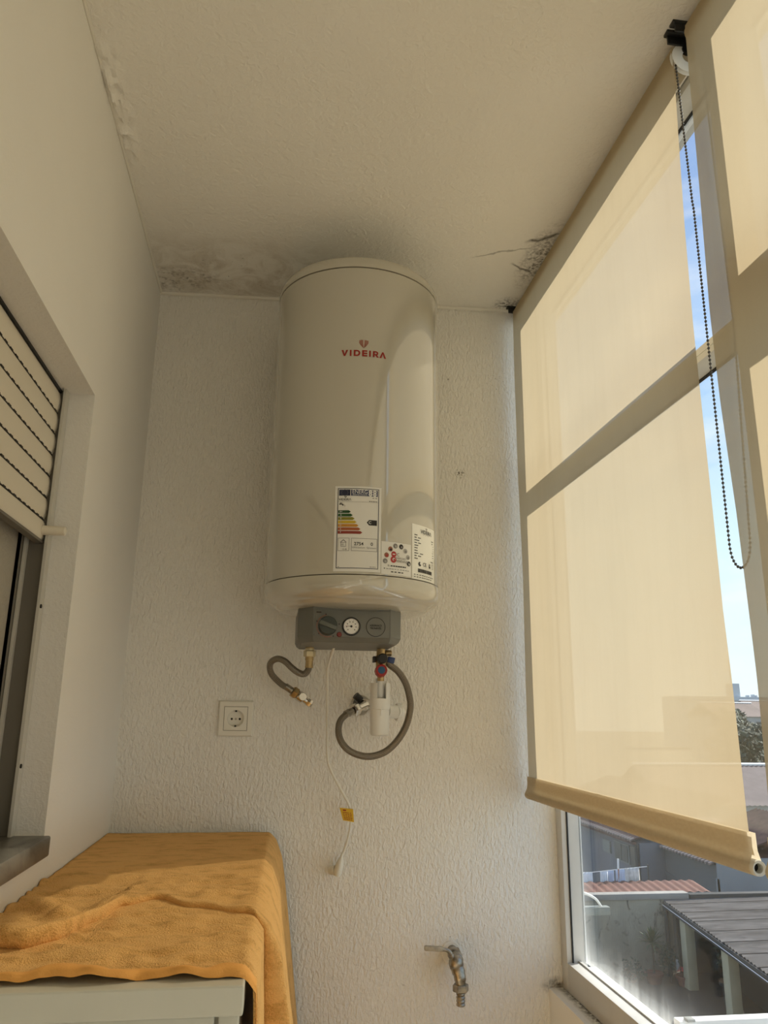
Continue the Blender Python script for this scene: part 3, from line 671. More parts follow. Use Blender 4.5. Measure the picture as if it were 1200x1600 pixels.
# brand logo printed on the tank
lw, lh = 0.0985, 0.05
p = Print(on_tank(-15.9, 2.198, lw, lh), lw, lh)
def bold_letters(p, ink, u0, u1, v0, v1):
    """VIDEIRA with an uncrossed last A, as drawn strokes"""
    H = v1-v0; st = 0.030*(u1-u0); sh_ = H*0.22
    cells = [0.0, 0.155, 0.235, 0.435, 0.595, 0.68, 0.835, 1.0]; U = lambda x: u0+(u1-u0)*x
    def poly(pts): p.poly(ink, [(U(x), v0+H*y) for x, y in pts])
    s_ = 0.046
    poly([(0.0, 1), (s_, 1), (0.082, 0.0), (0.055, 0.0)]); poly([(0.150, 1), (0.150-s_, 1), (0.055, 0.0), (0.085, 0.0)])
    poly([(0.185, 0), (0.185+s_*.85, 0), (0.185+s_*.85, 1), (0.185, 1)])
    x = 0.272; poly([(x, 0), (x+s_*.85, 0), (x+s_*.85, 1), (x, 1)])
    n = 9; out = [(x+0.07+0.075*math.sin(PI*i/n), 0.5-0.5*math.cos(PI*i/n)) for i in range(n+1)]; inn = [(x+0.07+0.036*math.sin(PI*i/n), 0.5-0.28*math.cos(PI*i/n)) for i in range(n+1)]
    for i in range(n): poly([out[i], out[i+1], inn[i+1], inn[i]])
    poly([(x, 0), (x+0.07, 0), (x+0.07, 0.22), (x, 0.22)]); poly([(x, 1), (x+0.07, 1), (x+0.07, 0.78), (x, 0.78)])
    x = 0.457; poly([(x, 0), (x+s_*.85, 0), (x+s_*.85, 1), (x, 1)])
    for y in (0, 0.39, 0.78): poly([(x, y), (x+0.115, y), (x+0.115, y+0.22), (x, y+0.22)])
    x = 0.612; poly([(x, 0), (x+s_*.85, 0), (x+s_*.85, 1), (x, 1)])
    x = 0.697; poly([(x, 0), (x+s_*.85, 0), (x+s_*.85, 1), (x, 1)])
    out = [(x+0.07+0.052*math.sin(PI*i/n), 0.67-0.33*math.cos(PI*i/n)) for i in range(n+1)]; inn = [(x+0.07+0.016*math.sin(PI*i/n), 0.67-0.13*math.cos(PI*i/n)) for i in range(n+1)]
    for i in range(n): poly([out[i], out[i+1], inn[i+1], inn[i]])
    poly([(x, 0.34), (x+0.07, 0.34), (x+0.07, 0.54), (x, 0.54)]); poly([(x, 1), (x+0.07, 1), (x+0.07, 0.80), (x, 0.80)])
    poly([(x+0.055, 0.36), (x+0.095, 0.36), (x+0.135, 0), (x+0.088, 0)])
    poly([(0.845, 0), (0.845+s_, 0), (0.935, 1.0), (0.908, 1.0)]); poly([(1.0, 0), (1.0-s_, 0), (0.908, 1.0), (0.938, 1.0)])
bold_letters(p, 'red', 0.0, 1.0, 0.02, 0.31)
emblem(p, 'emblem', 0.49, 0.40, 0.20)
p.build(wh, {'red': 'brand_lettering', '*': 'brand_emblem'})
# energy label
ew, eh = 0.0967, 0.179
fn = on_tank(-17.25, 1.7255, ew, eh); el = tag(sheet(fn, 'energy_label', 'label_white', wh), 'white energy rating sticker with coloured arrows')
p = Print(fn, ew, eh)
p.frame('navy', 0.055, 0.945, 0.035, 0.975, 0.014)
p.rect('navy', 0.085, 0.325, 0.885, 0.958); p.rect('blue', 0.34, 0.915, 0.885, 0.958)
for k in range(12): p.disc('grey', 0.205+0.07*math.cos(k*PI/6), 0.9215+0.07*math.sin(k*PI/6)*ew/eh, 0.008, 0.0007, 6)
p.text('white', 'ENERG', 0.53, 0.932, 0.125, 0.004, sx=0.86); p.text('white', 'енергия ενεργεια', 0.53, 0.899, 0.042, sx=0.9)
for (u, v, tx) in ((0.755, 0.938, 'Y'), (0.85, 0.938, 'IJA'), (0.755, 0.906, 'IE'), (0.85, 0.906, 'IA')):
    p.disc('white', u, v, 0.042, 0.0007); p.text('blue', tx, u, v, 0.042, lift=0.0010)
emblem(p, 'black', 0.225, 0.856, 0.05); p.text('black', 'VIDEIRΛ', 0.215, 0.838, 0.072, 0.01)
p.dashes('black', 0.80, 0.92, 0.864, 0.006, 2, 3); p.dashes('black', 0.73, 0.92, 0.825, 0.009, 5, 4); p.rect('line', 0.075, 0.925, 0.812, 0.8145)
# tap pictogram
p.rect('black', 0.09, 0.165, 0.778, 0.789, nu=1); p.poly('black', [(0.15, 0.789), (0.185, 0.782), (0.185, 0.765), (0.162, 0.765), (0.162, 0.775), (0.14, 0.778)]); p.rect('black', 0.118, 0.133, 0.789, 0.797, nu=1); p.rect('black', 0.10, 0.155, 0.797, 0.801, nu=1)
p.text('black', 'L', 0.215, 0.768, 0.05)
for i, (ink, tx) in enumerate(zip(('green', 'green2', 'lime', 'yellow', 'orange', 'rust', 'brick'), ('A+', 'A', 'B', 'C', 'D', 'E', 'F'))):
    v = 0.694-0.0405*i; e = 0.30+0.042*i; p.rect(ink, 0.075, e, v-0.0165, v+0.0165); p.poly(ink, [(e, v-0.0165), (e+0.045, v), (e, v+0.0165)])
    p.text('white' if i != 3 else 'lightgrey', tx, 0.135, v, 0.052, lift=0.0009)
p.rect('black', 0.735, 0.905, 0.540, 0.603); p.poly('black', [(0.735, 0.603), (0.685, 0.5715), (0.735, 0.540)]); p.text('white', 'C', 0.755, 0.5715, 0.085, 0.01)
p.frame('line', 0.085, 0.325, 0.235, 0.385, 0.008); p.frame('line', 0.365, 0.915, 0.235, 0.385, 0.008)
p.poly('line', [(0.13, 0.335), (0.20, 0.37), (0.27, 0.335), (0.255, 0.332), (0.20, 0.358), (0.145, 0.332)]); p.frame('line', 0.145, 0.255, 0.285, 0.335, 0.008); p.text('black', '◄))' if False else '(((', 0.185, 0.31, 0.05); p.text('black', '15 dB', 0.225, 0.253, 0.042)
p.text('black', '2754', 0.525, 0.318, 0.10, 0.012); p.text('black', '0', 0.80, 0.318, 0.10, 0.012); p.text('line', 'kWh/annum', 0.52, 0.276, 0.056); p.text('line', 'GJ/annum', 0.79, 0.276, 0.052)
p.dashes('line', 0.09, 0.15, 0.052, 0.005, 1, 1); p.text('black', '812/2013', 0.83, 0.055, 0.034)
p.build(el, {'*': 'label_print'})
# installer sticker
sw, shh = 0.0715, 0.068
fn = on_tank(11.55, 1.7235, sw, shh); st = tag(sheet(fn, 'installer_sticker', 'label_white', wh), 'white square sticker with red mark and ring of small discs')
p = Print(fn, sw, shh)
for (u, v, i1, i2) in ((0.117, 0.40, 'grey', 'lightgrey'), (0.16, 0.585, 'brown', 'rose'), (0.28, 0.78, 'brown', 'black'), (0.44, 0.89, 'grey', 'lightgrey'), (0.636, 0.887, 'black', 'grey'), (0.784, 0.77, 'lightgrey', 'grey'), (0.88, 0.587, 'lightgrey', 'grey'), (0.913, 0.395, 'black', 'lightgrey')):
    p.disc(i1, u, v, 0.073); p.disc(i2, u+0.012, v-0.015, 0.035, 0.0007)
p.disc('rose', 0.39, 0.63, 0.085); p.rect('white', 0.345, 0.43, 0.615, 0.645, 0.0007); p.disc('rose', 0.378, 0.465, 0.095, 0.0005); p.disc('white', 0.39, 0.47, 0.045, 0.0007); p.disc('rose', 0.40, 0.46, 0.03, 0.0009)
p.text('grey', 'C', 0.53, 0.62, 0.13, 0.012); p.text('grey', 'ENERGIAS', 0.62, 0.515, 0.078); p.text('grey', 'RENOVÁVEIS', 0.685, 0.425, 0.092, 0.012, sx=0.8)
p.disc('lightgrey', 0.22, 0.27, 0.03); p.dashes('black', 0.29, 0.84, 0.265, 0.035, 7, 5); p.dashes('black', 0.08, 0.12, 0.175, 0.03, 1, 2); p.dashes('grey', 0.15, 0.95, 0.17, 0.018, 9, 6); p.dashes('black', 0.30, 0.76, 0.085, 0.03, 4, 7)
p.build(st, {'*': 'sticker_print'})
# rating plate
pw_, ph = 0.087, 0.118
fn = on_tank(33.5, 1.721, pw_, ph); rp = tag(sheet(fn, 'rating_plate', 'plate_white', wh), 'glossy white rating plate with barcode')
p = Print(fn, pw_, ph)
emblem(p, 'grey', 0.55, 0.925, 0.07); p.text('black', 'VIDEIRΛ', 0.55, 0.885, 0.135, 0.012)
for k in range(3): p.dashes('grey', 0.40+0.1*k, 0.47+0.1*k, 0.837, 0.005, 1, k)
for i, e in enumerate((0.20, 0.33, 0.27, 0.35, 0.29, 0.22, 0.21, 0.48, 0.33, 0.24)):
    p.dashes('black', 0.075, e, 0.805-0.0475*i, 0.015, 2 if e > 0.3 else 1, i)
for i, (a, e) in enumerate(((0.80, 0.93), (0.82, 0.92), (0.90, 0.93), (0.90, 0.93), (0.90, 0.94), (0.86, 0.94), (0.86, 0.94), (0.86, 0.94), (0.90, 0.93), (0.76, 0.95))):
    p.dashes('black', a, e, 0.765-0.043*i, 0.013, 1, i+20)
p.disc('black', 0.27, 0.285, 0.055); p.disc('white', 0.30, 0.295, 0.03, 0.0007); p.text('black', 'CE', 0.47, 0.288, 0.13, 0.006); p.rect('black', 0.67, 0.74, 0.25, 0.325, nu=1); p.rect('white', 0.685, 0.725, 0.29, 0.31, 0.0007, 1); p.frame('grey', 0.84, 0.90, 0.25, 0.345, 0.01)
x = 0.20; rr = random.Random(3)
while x < 0.80: wd = rr.choice((0.006, 0.012, 0.018)); p.rect('black', x, x+wd, 0.135, 0.20, nu=1); x += wd+rr.choice((0.003, 0.006))
p.dashes('black', 0.06, 0.92, 0.085, 0.012, 9, 31); p.dashes('black', 0.06, 0.82, 0.045, 0.012, 8, 32)
p.build(rp, {'*': 'plate_print'})
# control box under the tank
YB = -0.352
def octo(g=0.0, yb=-0.13): return [(0.431+g*.3, YB+g), (0.593-g*.3, YB+g), (0.6205-g, -0.312+g*.4), (0.6205-g, yb), (0.4005+g, yb), (0.4005+g, -0.312+g*.4)]
b = MB(); b.prism(octo(), 'z', 1.604, 1.668)
lo = octo(0.010, -0.14); up_ = octo(); vs = [(x, y, 1.604) for x, y in up_]+[(x, y, 1.596) for x, y in octo(0.004)]+[(x, y, 1.591) for x, y in lo]
fs = [(k*6+i, k*6+(i+1) % 6, (k+1)*6+(i+1) % 6, (k+1)*6+i) for k in range(2) for i in range(6)]+[tuple(range(12, 18))]
b.add(vs, fs); cbx = tag(b.build('control_box', 'grey_plastic', wh, angle=25), 'grey control box with knob and dial under the tank')
b = MB(); b.cbox(0.4345, 0.5895, YB-0.0015, YB+0.002, 1.6015, 1.656, 0.0008); b.build('front_plate', 'grey_plastic_light', cbx)
def face(cx, cz_): 
    return lambda u, v, lift: (cx+u, YB-0.0018-lift, cz_+v)
KX, KZ = 0.461, 1.6235
b = MB(); b.lathe([(0.0, 0.014), (0.0172, 0.014), (0.0188, 0.0125), (0.0200, 0.0), (0.0200, -0.001)], axis_mat((KX, YB-0.001, KZ), (0, -1, 0)), 36); b.build('thermostat_knob', 'knob_dark', cbx)
b = MB(); mk = Matrix.Translation((KX, YB-0.0165, KZ)) @ Matrix.Rotation(math.radians(20), 4, 'Y'); b.cbox(-0.0188, 0.0188, -0.004, 0.004, -0.0042, 0.0042, 0.0012, mk); b.build('knob_grip', 'knob_bar', cbx)
DX, DZ = 0.510, 1.6235
b = MB(); b.lathe([(0.0160, 0.004), (0.0170, 0.0045), (0.0190, 0.004), (0.0196, 0.0), (0.0196, -0.001)], axis_mat((DX, YB-0.001, DZ), (0, -1, 0)), 36); b.build('gauge_ring', 'black_plastic', cbx)
b = MB(); b.lathe([(0.0, 0.002), (0.0165, 0.002)], axis_mat((DX, YB-0.001, DZ), (0, -1, 0)), 36); b.build('gauge_face', 'dial_white', cbx)
p = Print(lambda u, v, l: (DX+u*0.0163, YB-0.0031-l, DZ+v*0.0163), 1, 1)
for k in range(8):
    a = math.radians(225-270*k/7); p.disc('grey', 0.60*math.cos(a), 0.60*math.sin(a), 0.085, n=8); p.rect('line', 0.85*math.cos(a)-0.02, 0.85*math.cos(a)+0.02, 0.85*math.sin(a)-0.05, 0.85*math.sin(a)+0.05, nu=1)
p.poly('black', [(-0.75, 0.03), (0.15, -0.05), (0.15, 0.05)]); p.disc('black', 0, 0, 0.15, 0.0006); p.poly('rose', [(-0.85, 0.05), (-0.45, 0.02), (-0.45, 0.06)], 0.0008)
p.build(cbx, {'*': 'gauge_print'})
b = MB(); b.lathe([(0.0, 0.003), (0.0042, 0.003), (0.0054, 0.0)], axis_mat((0.4855, YB-0.0014, 1.6065), (0, -1, 0)), 16); b.build('pilot_lamp', 'red_lamp', cbx)
b = MB(); b.lathe([(0.0, 0.0012), (0.0192, 0.0012), (0.0197, 0.0006), (0.0197, 0)], axis_mat((0.561, YB-0.0014, 1.6235), (0, -1, 0)), 36); b.build('cover_disc', 'grey_plastic_light', cbx)
p = Print(lambda u, v, l: (0.561+u, YB-0.0028-l, 1.6235+v), 1, 1)
for k in range(40):
    a0 = 2*PI*k/40; a1 = 2*PI*(k+1)/40; p.poly('black', [(0.0201*math.cos(a0), 0.0201*math.sin(a0)), (0.0201*math.cos(a1), 0.0201*math.sin(a1)), (0.0190*math.cos(a1), 0.0190*math.sin(a1)), (0.0190*math.cos(a0), 0.0190*math.sin(a0))], 0)
p.text('black', 'ASSURANCE', 0, 0.0028, 0.0056, 0.02, sx=0.80); p.text('black', 'TECNAVEL', 0, -0.0028, 0.0056, 0.02, sx=0.88)
# scale print round the thermostat knob
for k in range(30):
    a0 = math.radians(100+190*k/30); a1 = math.radians(100+190*(k+1)/30); dx, dz = KX-0.561, KZ-1.6235
    p.poly('brown', [(dx+0.0218*math.cos(a0), dz+0.0218*math.sin(a0)), (dx+0.0218*math.cos(a1), dz+0.0218*math.sin(a1)), (dx+0.0233*math.cos(a1), dz+0.0233*math.sin(a1)), (dx+0.0233*math.cos(a0), dz+0.0233*math.sin(a0))], -0.0008)
for a in (100, 158, 222, 300, 10):
    a = math.radians(a); p.disc('black', KX-0.561+0.0242*math.cos(a), KZ-1.6235+0.0242*math.sin(a), 0.0014, -0.0007, 8)
p.rect('black', KX-0.561-0.024, KX-0.561-0.014, 0.0265, 0.0290, -0.0008)
p.build(cbx, {'*': 'box_print'})
# outlets below the box
for x in (0.4325, 0.594):
    b = MB(); b.cyl((x, -0.2, 1.562), (x, -0.2, 1.66), 0.0095, 16); b.build('outlet_pipe', 'brass', wh)
# mains cord hanging down the wall
cp = smooth_path([(0.4883, -0.2, 1.5973), (0.4848, -0.175, 1.582), (0.4774, -0.15, 1.5474), (0.4802, -0.125, 1.495), (0.4828, -0.1, 1.4348), (0.4874, -0.085, 1.3516), (0.4972, -0.07, 1.321), (0.5216, -0.055, 1.2788), (0.5454, -0.04, 1.2377), (0.5498, -0.035, 1.1992), (0.5423, -0.03, 1.1582), (0.5311, -0.025, 1.1257)], 6)
b = MB(); b.tube(cp, 0.0031, 10); cord = b.build('power_cord', 'cord_white', wh)
pl = MB(); dn = Vector((-0.0075, 0.0, -0.030)).normalized()
mp_ = axis_mat((0.5305, -0.026, 1.1245), dn) 
pl.lathe([(0.0032, -0.012), (0.0038, -0.002), (0.005, 0.0), (0.0085, 0.006), (0.0115, 0.014), (0.0120, 0.034), (0.010, 0.040), (0.0, 0.041)], mp_ @ Matrix.Diagonal((1.15, 0.8, 1, 1)), 20)
pl.cyl((0.518, -0.020, 1.098), (0.509, -0.008, 1.094), 0.0095, 14, 0.010, 0.001)
pl.build('plug', 'cord_white', cord)
tg = MB(); tq = [(0.522, -0.0440, 1.2355), (0.5535, -0.0460, 1.2325), (0.5565, -0.0440, 1.2035), (0.531, -0.0420, 1.2075)]
tg.quad(*tq); tg.quad(*[(x, y+0.0012, z) for x, y, z in tq][::-1]); tgo = tag(tg.build('warning_tag', 'tag_yellow', cord, smooth=False), 'small yellow tag with red print')
def tfn(u, v, l):
    a = Vector(tq[3]).lerp(Vector(tq[2]), u); c = Vector(tq[0]).lerp(Vector(tq[1]), u); q = a.lerp(c, v); return (q.x, q.y-0.0003-l, q.z)
p = Print(tfn, 1, 1); p.dashes('red', 0.2, 0.62, 0.84, 0.10, 1, 1)
for i in range(5): p.dashes('red', 0.15, 0.9, 0.66-0.13*i, 0.05, 4, i+2)
p.build(tgo, {'*': 'tag_print'})

# ------------------------------------------------------------------ left flexible hose with stop valve
HP = [(0.4317, -0.2, 1.5705), (0.4326, -0.194, 1.554), (0.4314, -0.188, 1.5431), (0.4259, -0.182, 1.5348), (0.4179, -0.176, 1.5335), (0.4054, -0.17, 1.5392), (0.3936, -0.164, 1.5486), (0.3803, -0.1555, 1.561), (0.3666, -0.142, 1.5679), (0.354, -0.1285, 1.5664), (0.3463, -0.115, 1.5588), (0.3456, -0.1015, 1.5474), (0.3511, -0.088, 1.5349), (0.3629, -0.0745, 1.5231), (0.3763, -0.068, 1.5125), (0.3902, -0.065, 1.5054), (0.4044, -0.062, 1.4938), (0.4184, -0.059, 1.4874), (0.4309, -0.056, 1.481), (0.445, -0.053, 1.4731), (0.4547, -0.05, 1.4636)]
h1 = thing('flexible_hose', (0.4325, -0.2, 1.57), 'S-bent braided hose at the left outlet, ending in a chrome stop valve', 'hose')
b = MB(); b.tube(smooth_path(HP[1:16], 6), 0.0073, 14, uvs=True); b.build('braided_tube', 'braided_steel', h1)
b = MB(); b.lathe(hexprof(0.0135, 0.014), Matrix.Translation((0.4325, -0.2, 1.570)), 6); b.lathe([(0.0105, 0.0), (0.0105, 0.006)], Matrix.Translation((0.4325, -0.2, 1.582)), 16); b.build('hex_nut', 'brass_pale', h1, angle=25)
b = MB(); b.lathe([(0.0, 0.0), (0.0085, 0.0), (0.0085, 0.022), (0.0, 0.022)], Matrix.Translation((0.4325, -0.197, 1.548)), 18); b.lathe([(0.0088, 0), (0.0092, 0.002), (0.0088, 0.004)], Matrix.Translation((0.4325, -0.197, 1.546)), 18); b.build('ferrule', 'brass', h1)
d = (Vector(HP[20])-Vector(HP[15])).normalized()
b = MB(); b.cyl(Vector(HP[15])-d*0.008, Vector(HP[15])+d*0.012, 0.0082, 16, bev=0.001); b.build('ferrule', 'old_chrome', h1)
b = MB(); b.lathe(hexprof(0.0138, 0.013), axis_mat(Vector(HP[15])+d*0.013, d), 6); b.build('hex_nut', 'brass', h1, angle=25)
b = MB(); b.cyl(Vector(HP[15])+d*0.026, Vector(HP[15])+d*0.046, 0.0125, 18, bev=0.003); b.cyl(Vector(HP[15])+d*0.046, Vector(HP[15])+d*0.058, 0.0078, 16); b.lathe(hexprof(0.0095, 0.014), axis_mat(Vector(HP[15])+d*0.056, d), 6); vb = b.build('stop_valve', 'chrome', h1)
c0 = Vector(HP[15])+d*0.041
b = MB(); b.cyl(c0+Vector((0.002, -0.008, 0.002)), c0+Vector((0.002, -0.022, 0.002)), 0.0095, 20, bev=0.001); b.box(c0.x-0.007, c0.x+0.011, c0.y-0.0235, c0.y-0.022, c0.z+0.001, c0.z+0.003); b.build('valve_head', 'chrome', vb)

# right flexible hose, looped round the drain trap to a wall valve
HQ = [(0.6082, -0.19, 1.565), (0.6149, -0.1922, 1.5568), (0.6349, -0.1944, 1.541), (0.6512, -0.1967, 1.5163), (0.6601, -0.1989, 1.4848), (0.6615, -0.2, 1.4604), (0.6529, -0.2, 1.4258), (0.6351, -0.2, 1.3949), (0.6103, -0.2, 1.371), (0.5821, -0.2, 1.3595), (0.5554, -0.1867, 1.3587), (0.5281, -0.1733, 1.3694), (0.5109, -0.16, 1.3892), (0.5059, -0.1467, 1.413), (0.512, -0.1333, 1.4339), (0.5276, -0.12, 1.4483), (0.5437, -0.1067, 1.4549), (0.5638, -0.0933, 1.4647), (0.5788, -0.08, 1.4768)]
h2 = thing('flexible_hose', (0.6082, -0.19, 1.565), 'long braided hose looping in a circle under the water heater', 'hose')
b = MB(); b.tube(smooth_path(HQ[0:16], 6), 0.0075, 14, uvs=True); b.build('braided_tube', 'braided_steel', h2)
d = (Vector(HQ[17])-Vector(HQ[15])).normalized()
b = MB(); b.cyl(Vector(HQ[15])-d*0.006, Vector(HQ[15])+d*0.018, 0.0084, 16, bev=0.001); b.lathe([(0.0088, 0), (0.0094, 0.0015), (0.0088, 0.003)], axis_mat(Vector(HQ[15])+d*0.004, d), 16); b.build('ferrule', 'old_chrome', h2)
b = MB(); b.lathe(hexprof(0.0140, 0.017), axis_mat(Vector(HQ[15])+d*0.019, d), 6); b.build('hex_nut', 'chrome', h2, angle=25)
e0 = Vector(HQ[15])+d*0.036
sv = thing('angle_valve', (e0.x+0.01, -0.001, e0.z), 'chrome angle valve on the wall, half hidden by the white drain trap', 'valve')
b = MB(); b.cyl(e0, e0+d*0.024, 0.0095, 16); b.cyl((e0.x+0.018, -0.0005, e0.z+0.008), (e0.x+0.018, -0.075, e0.z+0.008), 0.0095, 16); b.ball((e0.x+0.018, -0.080, e0.z+0.008), 0.0135, 16, 10); b.build('valve_body', 'chrome', sv)
b = MB(); b.cyl((e0.x+0.018, -0.0005, e0.z+0.008), (e0.x+0.018, -0.008, e0.z+0.008), 0.024, 24, bev=0.002); b.build('wall_flange', 'chrome', sv)
b = MB(); b.cyl((e0.x+0.008, -0.084, e0.z+0.018), (e0.x-0.006, -0.088, e0.z+0.030), 0.009, 12, bev=0.001); b.build('handle', 'black_plastic', sv)

# safety valve
VX, VY = 0.594, -0.2
vv = thing('safety_valve', (VX, VY, 1.53), 'brass safety valve with black knob, red cap and blue lever under the grey box', 'valve')
b = MB(); b.cyl((VX, VY, 1.545), (VX, VY, 1.588), 0.0105, 16); b.cyl((VX, VY, 1.536), (VX, VY, 1.562), 0.0115, 16, bev=0.002); b.cyl((VX-0.012, VY, 1.568), (VX+0.014, VY, 1.568), 0.008, 14); b.cyl((VX, VY, 1.520), (VX, VY, 1.545), 0.008, 14)
b.cyl((VX+0.010, VY, 1.582), (VX+0.024, VY, 1.582), 0.007, 12, bev=0.001); b.build('valve_body', 'brass', vv)
b = MB(); b.cyl((VX-0.001, VY-0.010, 1.5675), (VX-0.001, VY-0.040, 1.5675), 0.0112, 22, bev=0.002); b.cbox(VX-0.019, VX-0.013, VY-0.012, VY+0.008, 1.5605, 1.574, 0.001); b.build('black_knob', 'black_plastic', vv)
b = MB(); mlev = Matrix.Translation((VX+0.021, VY-0.012, 1.566)) @ Matrix.Rotation(math.radians(12), 4, 'Y'); b.cbox(-0.008, 0.008, -0.006, 0.006, -0.0065, 0.0065, 0.0015, mlev); b.build('blue_lever', 'blue_lever', vv)
b = MB(); b.lathe([(0.0, 0.0), (0.0135, 0.0), (0.0142, 0.002), (0.0132, 0.020), (0.0118, 0.0215), (0.0112, 0.0195), (0.0, 0.0195)], axis_mat((VX-0.002, VY-0.008, 1.5405), (0.0, -1, 0.12)), 12); b.build('red_cap', 'red_cap', vv, angle=25)
b = MB(); b.lathe([(0.0, 0.0205), (0.0080, 0.0200), (0.0086, 0.0185)], axis_mat((VX-0.002, VY-0.0082, 1.5405), (0.0, -1, 0.12)), 16); b.build('blue_disc', 'blue_cap', vv)

# drain trap (tundish and siphon)
TX, TY = 0.5975, -0.165
ts = thing('drain_trap', (TX, TY, 1.40), 'white plastic drain trap with cut-out funnel beside the wall pipe', 'siphon')
mt = Matrix.Translation((TX, TY, 0))
b = MB(); b.lathe([(0.0, 1.4005), (0.0175, 1.4005), (0.0205, 1.403), (0.0212, 1.41), (0.0222, 1.458), (0.0232, 1.459), (0.0235, 1.482), (0.0215, 1.4825), (0.0215, 1.470), (0.0, 1.470)], mt, 40)
b.cbox(TX-0.001, TX+0.001, TY-0.0240, TY-0.020, 1.444, 1.460, 0.0005); b.build('siphon_cup', 'siphon_white', ts)
b = MB()
for a0, a1 in ((-60, 60), (100, 130), (150, 245)):
    A0, A1 = math.radians(a0), math.radians(a1); n = max(4, int((a1-a0)/10)); vs = []; fs = []
    for k in range(n+1):
        a = A0+(A1-A0)*k/n
        for r, z in ((0.0205, 1.478), (0.0228, 1.478), (0.0228, 1.5165), (0.0205, 1.5165)): vs.append((TX+r*math.cos(a), TY+r*math.sin(a), z))
    for k in range(n):
        for q in range(4): fs.append((k*4+q, k*4+(q+1) % 4, (k+1)*4+(q+1) % 4, (k+1)*4+q))
    fs += [(0, 1, 2, 3), tuple(range(n*4, n*4+4))]; b.add(vs, fs)
b.build('funnel_collar', 'siphon_white', ts)
b = MB(); b.cyl((TX, TY, 1.484), (TX, TY, 1.5275), 0.0105, 18, bev=0.001); b.build('drip_tube', 'siphon_white', ts)
b = MB(); b.cyl((TX+0.019, TY+0.006, 1.4545), (TX+0.040, TY+0.012, 1.4535), 0.0150, 24); b.cyl((TX+0.040, TY+0.012, 1.4535), (TX+0.052, TY+0.020, 1.453), 0.0135, 24); b.build('side_pipe', 'siphon_white', ts)
b = MB(); b.cyl((TX+0.040, TY+0.022, 1.4525), (TX+0.053, TY+0.024, 1.4525), 0.0200, 12, bev=0.0015); b.cyl((TX+0.046, TY+0.03, 1.4525), (TX+0.046, -0.0005, 1.4525), 0.013, 18); b.build('collar_nut', 'siphon_white', ts, angle=25)

# ------------------------------------------------------------------ wall socket
SX, SZ = 0.2695, 1.4335
so = thing('wall_socket', (SX, -0.001, SZ), 'square cream wall socket with one round earthed outlet', 'socket')
b = MB(); w_ = 0.0415
vs = []
for k, (r_, y_) in enumerate(((w_, -0.0005), (w_, -0.004), (w_-0.003, -0.0085), (0.0285, -0.0095), (0.0275, -0.0080))):
    vs += [(SX-r_, y_, SZ-r_), (SX+r_, y_, SZ-r_), (SX+r_, y_, SZ+r_), (SX-r_, y_, SZ+r_)]
b.add(vs, [(k*4+i, k*4+(i+1) % 4, (k+1)*4+(i+1) % 4, (k+1)*4+i) for k in range(4) for i in range(4)]); b.build('socket_frame', 'socket_white', so, angle=20)
b = MB(); ir = 0.0270; n = 40; ring = [(SX+0.0195*math.cos(2*PI*k/n), -0.0105, SZ+0.0195*math.sin(2*PI*k/n)) for k in range(n)]
sqr = []
for k in range(n):
    a = 2*PI*k/n; c_, s_ = math.cos(a), math.sin(a); q = ir/max(abs(c_), abs(s_)); sqr.append((SX+q*c_, -0.0105, SZ+q*s_))
b.add(ring+sqr, [(k, (k+1) % n, n+(k+1) % n, n+k) for k in range(n)])
back = [(x, -0.0015, z) for x, y, z in ring]; b.add(ring+back, [(k, (k+1) % n, n+(k+1) % n, n+k) for k in range(n)]); b.add(back, [tuple(range(n))])
b.add(sqr+[(x, -0.006, z) for x, y, z in sqr], [(k, (k+1) % n, n+(k+1) % n, n+k) for k in range(n)]); b.build('socket_insert', 'socket_white', so)
b = MB()
for (xa_, xb_, za_, zb_) in ((-0.0277, 0.0277, 0.0268, 0.0277), (-0.0277, 0.0277, -0.0277, -0.0268), (-0.0277, -0.0268, -0.0268, 0.0268), (0.0268, 0.0277, -0.0268, 0.0268)): b.box(SX+xa_, SX+xb_, -0.0086, -0.0075, SZ+za_, SZ+zb_)
b.build('shadow_gap', 'seam', so, smooth=False)
for dx in (-0.0095, 0.0095):
    b = MB(); b.cyl((SX+dx, -0.0005, SZ-0.001), (SX+dx, -0.0018, SZ-0.001), 0.0027, 12); b.build('pin_hole', 'dark_hole', so)
b = MB(); b.cyl((SX, -0.0005, SZ-0.001), (SX, -0.0028, SZ-0.001), 0.0026, 12); b.build('screw', 'old_chrome', so)
for sgn in (1, -1):
    b = MB(); b.cbox(SX-0.0022, SX+0.0022, -0.0100, -0.0016, SZ+sgn*0.0175-0.002, SZ+sgn*0.0175+0.002, 0.0005); b.build('earth_clip', 'dark_hole', so)

# ------------------------------------------------------------------ bib tap
TPX = 0.796
tp_ = thing('bib_tap', (TPX, -0.001, 0.91), 'old chrome lever tap low on the back wall, lever turned left', 'tap')
b = MB(); b.cyl((TPX, -0.0005, 0.918), (TPX, -0.030, 0.916), 0.0125, 16); b.lathe(hexprof(0.0165, 0.014), axis_mat((TPX, -0.028, 0.917), (0, -1, 0)), 6)
b.cyl((TPX, -0.040, 0.916), (TPX, -0.062, 0.912), 0.0135, 18, bev=0.002); b.ball((TPX-0.004, -0.062, 0.908), 0.0185, 18, 12, (0.9, 1, 1))
b.tube(smooth_path([(TPX-0.003, -0.055, 0.908), (TPX-0.002, -0.064, 0.899), (TPX+0.001, -0.071, 0.888), (TPX+0.003, -0.074, 0.874), (TPX+0.003, -0.074, 0.858)], 4), [0.0165]*4+[0.0150]*4+[0.0135]*4+[0.0115]*5, 16)
b.build('tap_body', 'old_chrome', tp_)
b = MB(); b.lathe(hexprof(0.0180, 0.0145), Matrix.Translation((TPX+0.003, -0.074, 0.8545)), 6); b.build('collar_nut', 'old_chrome', tp_, angle=25)
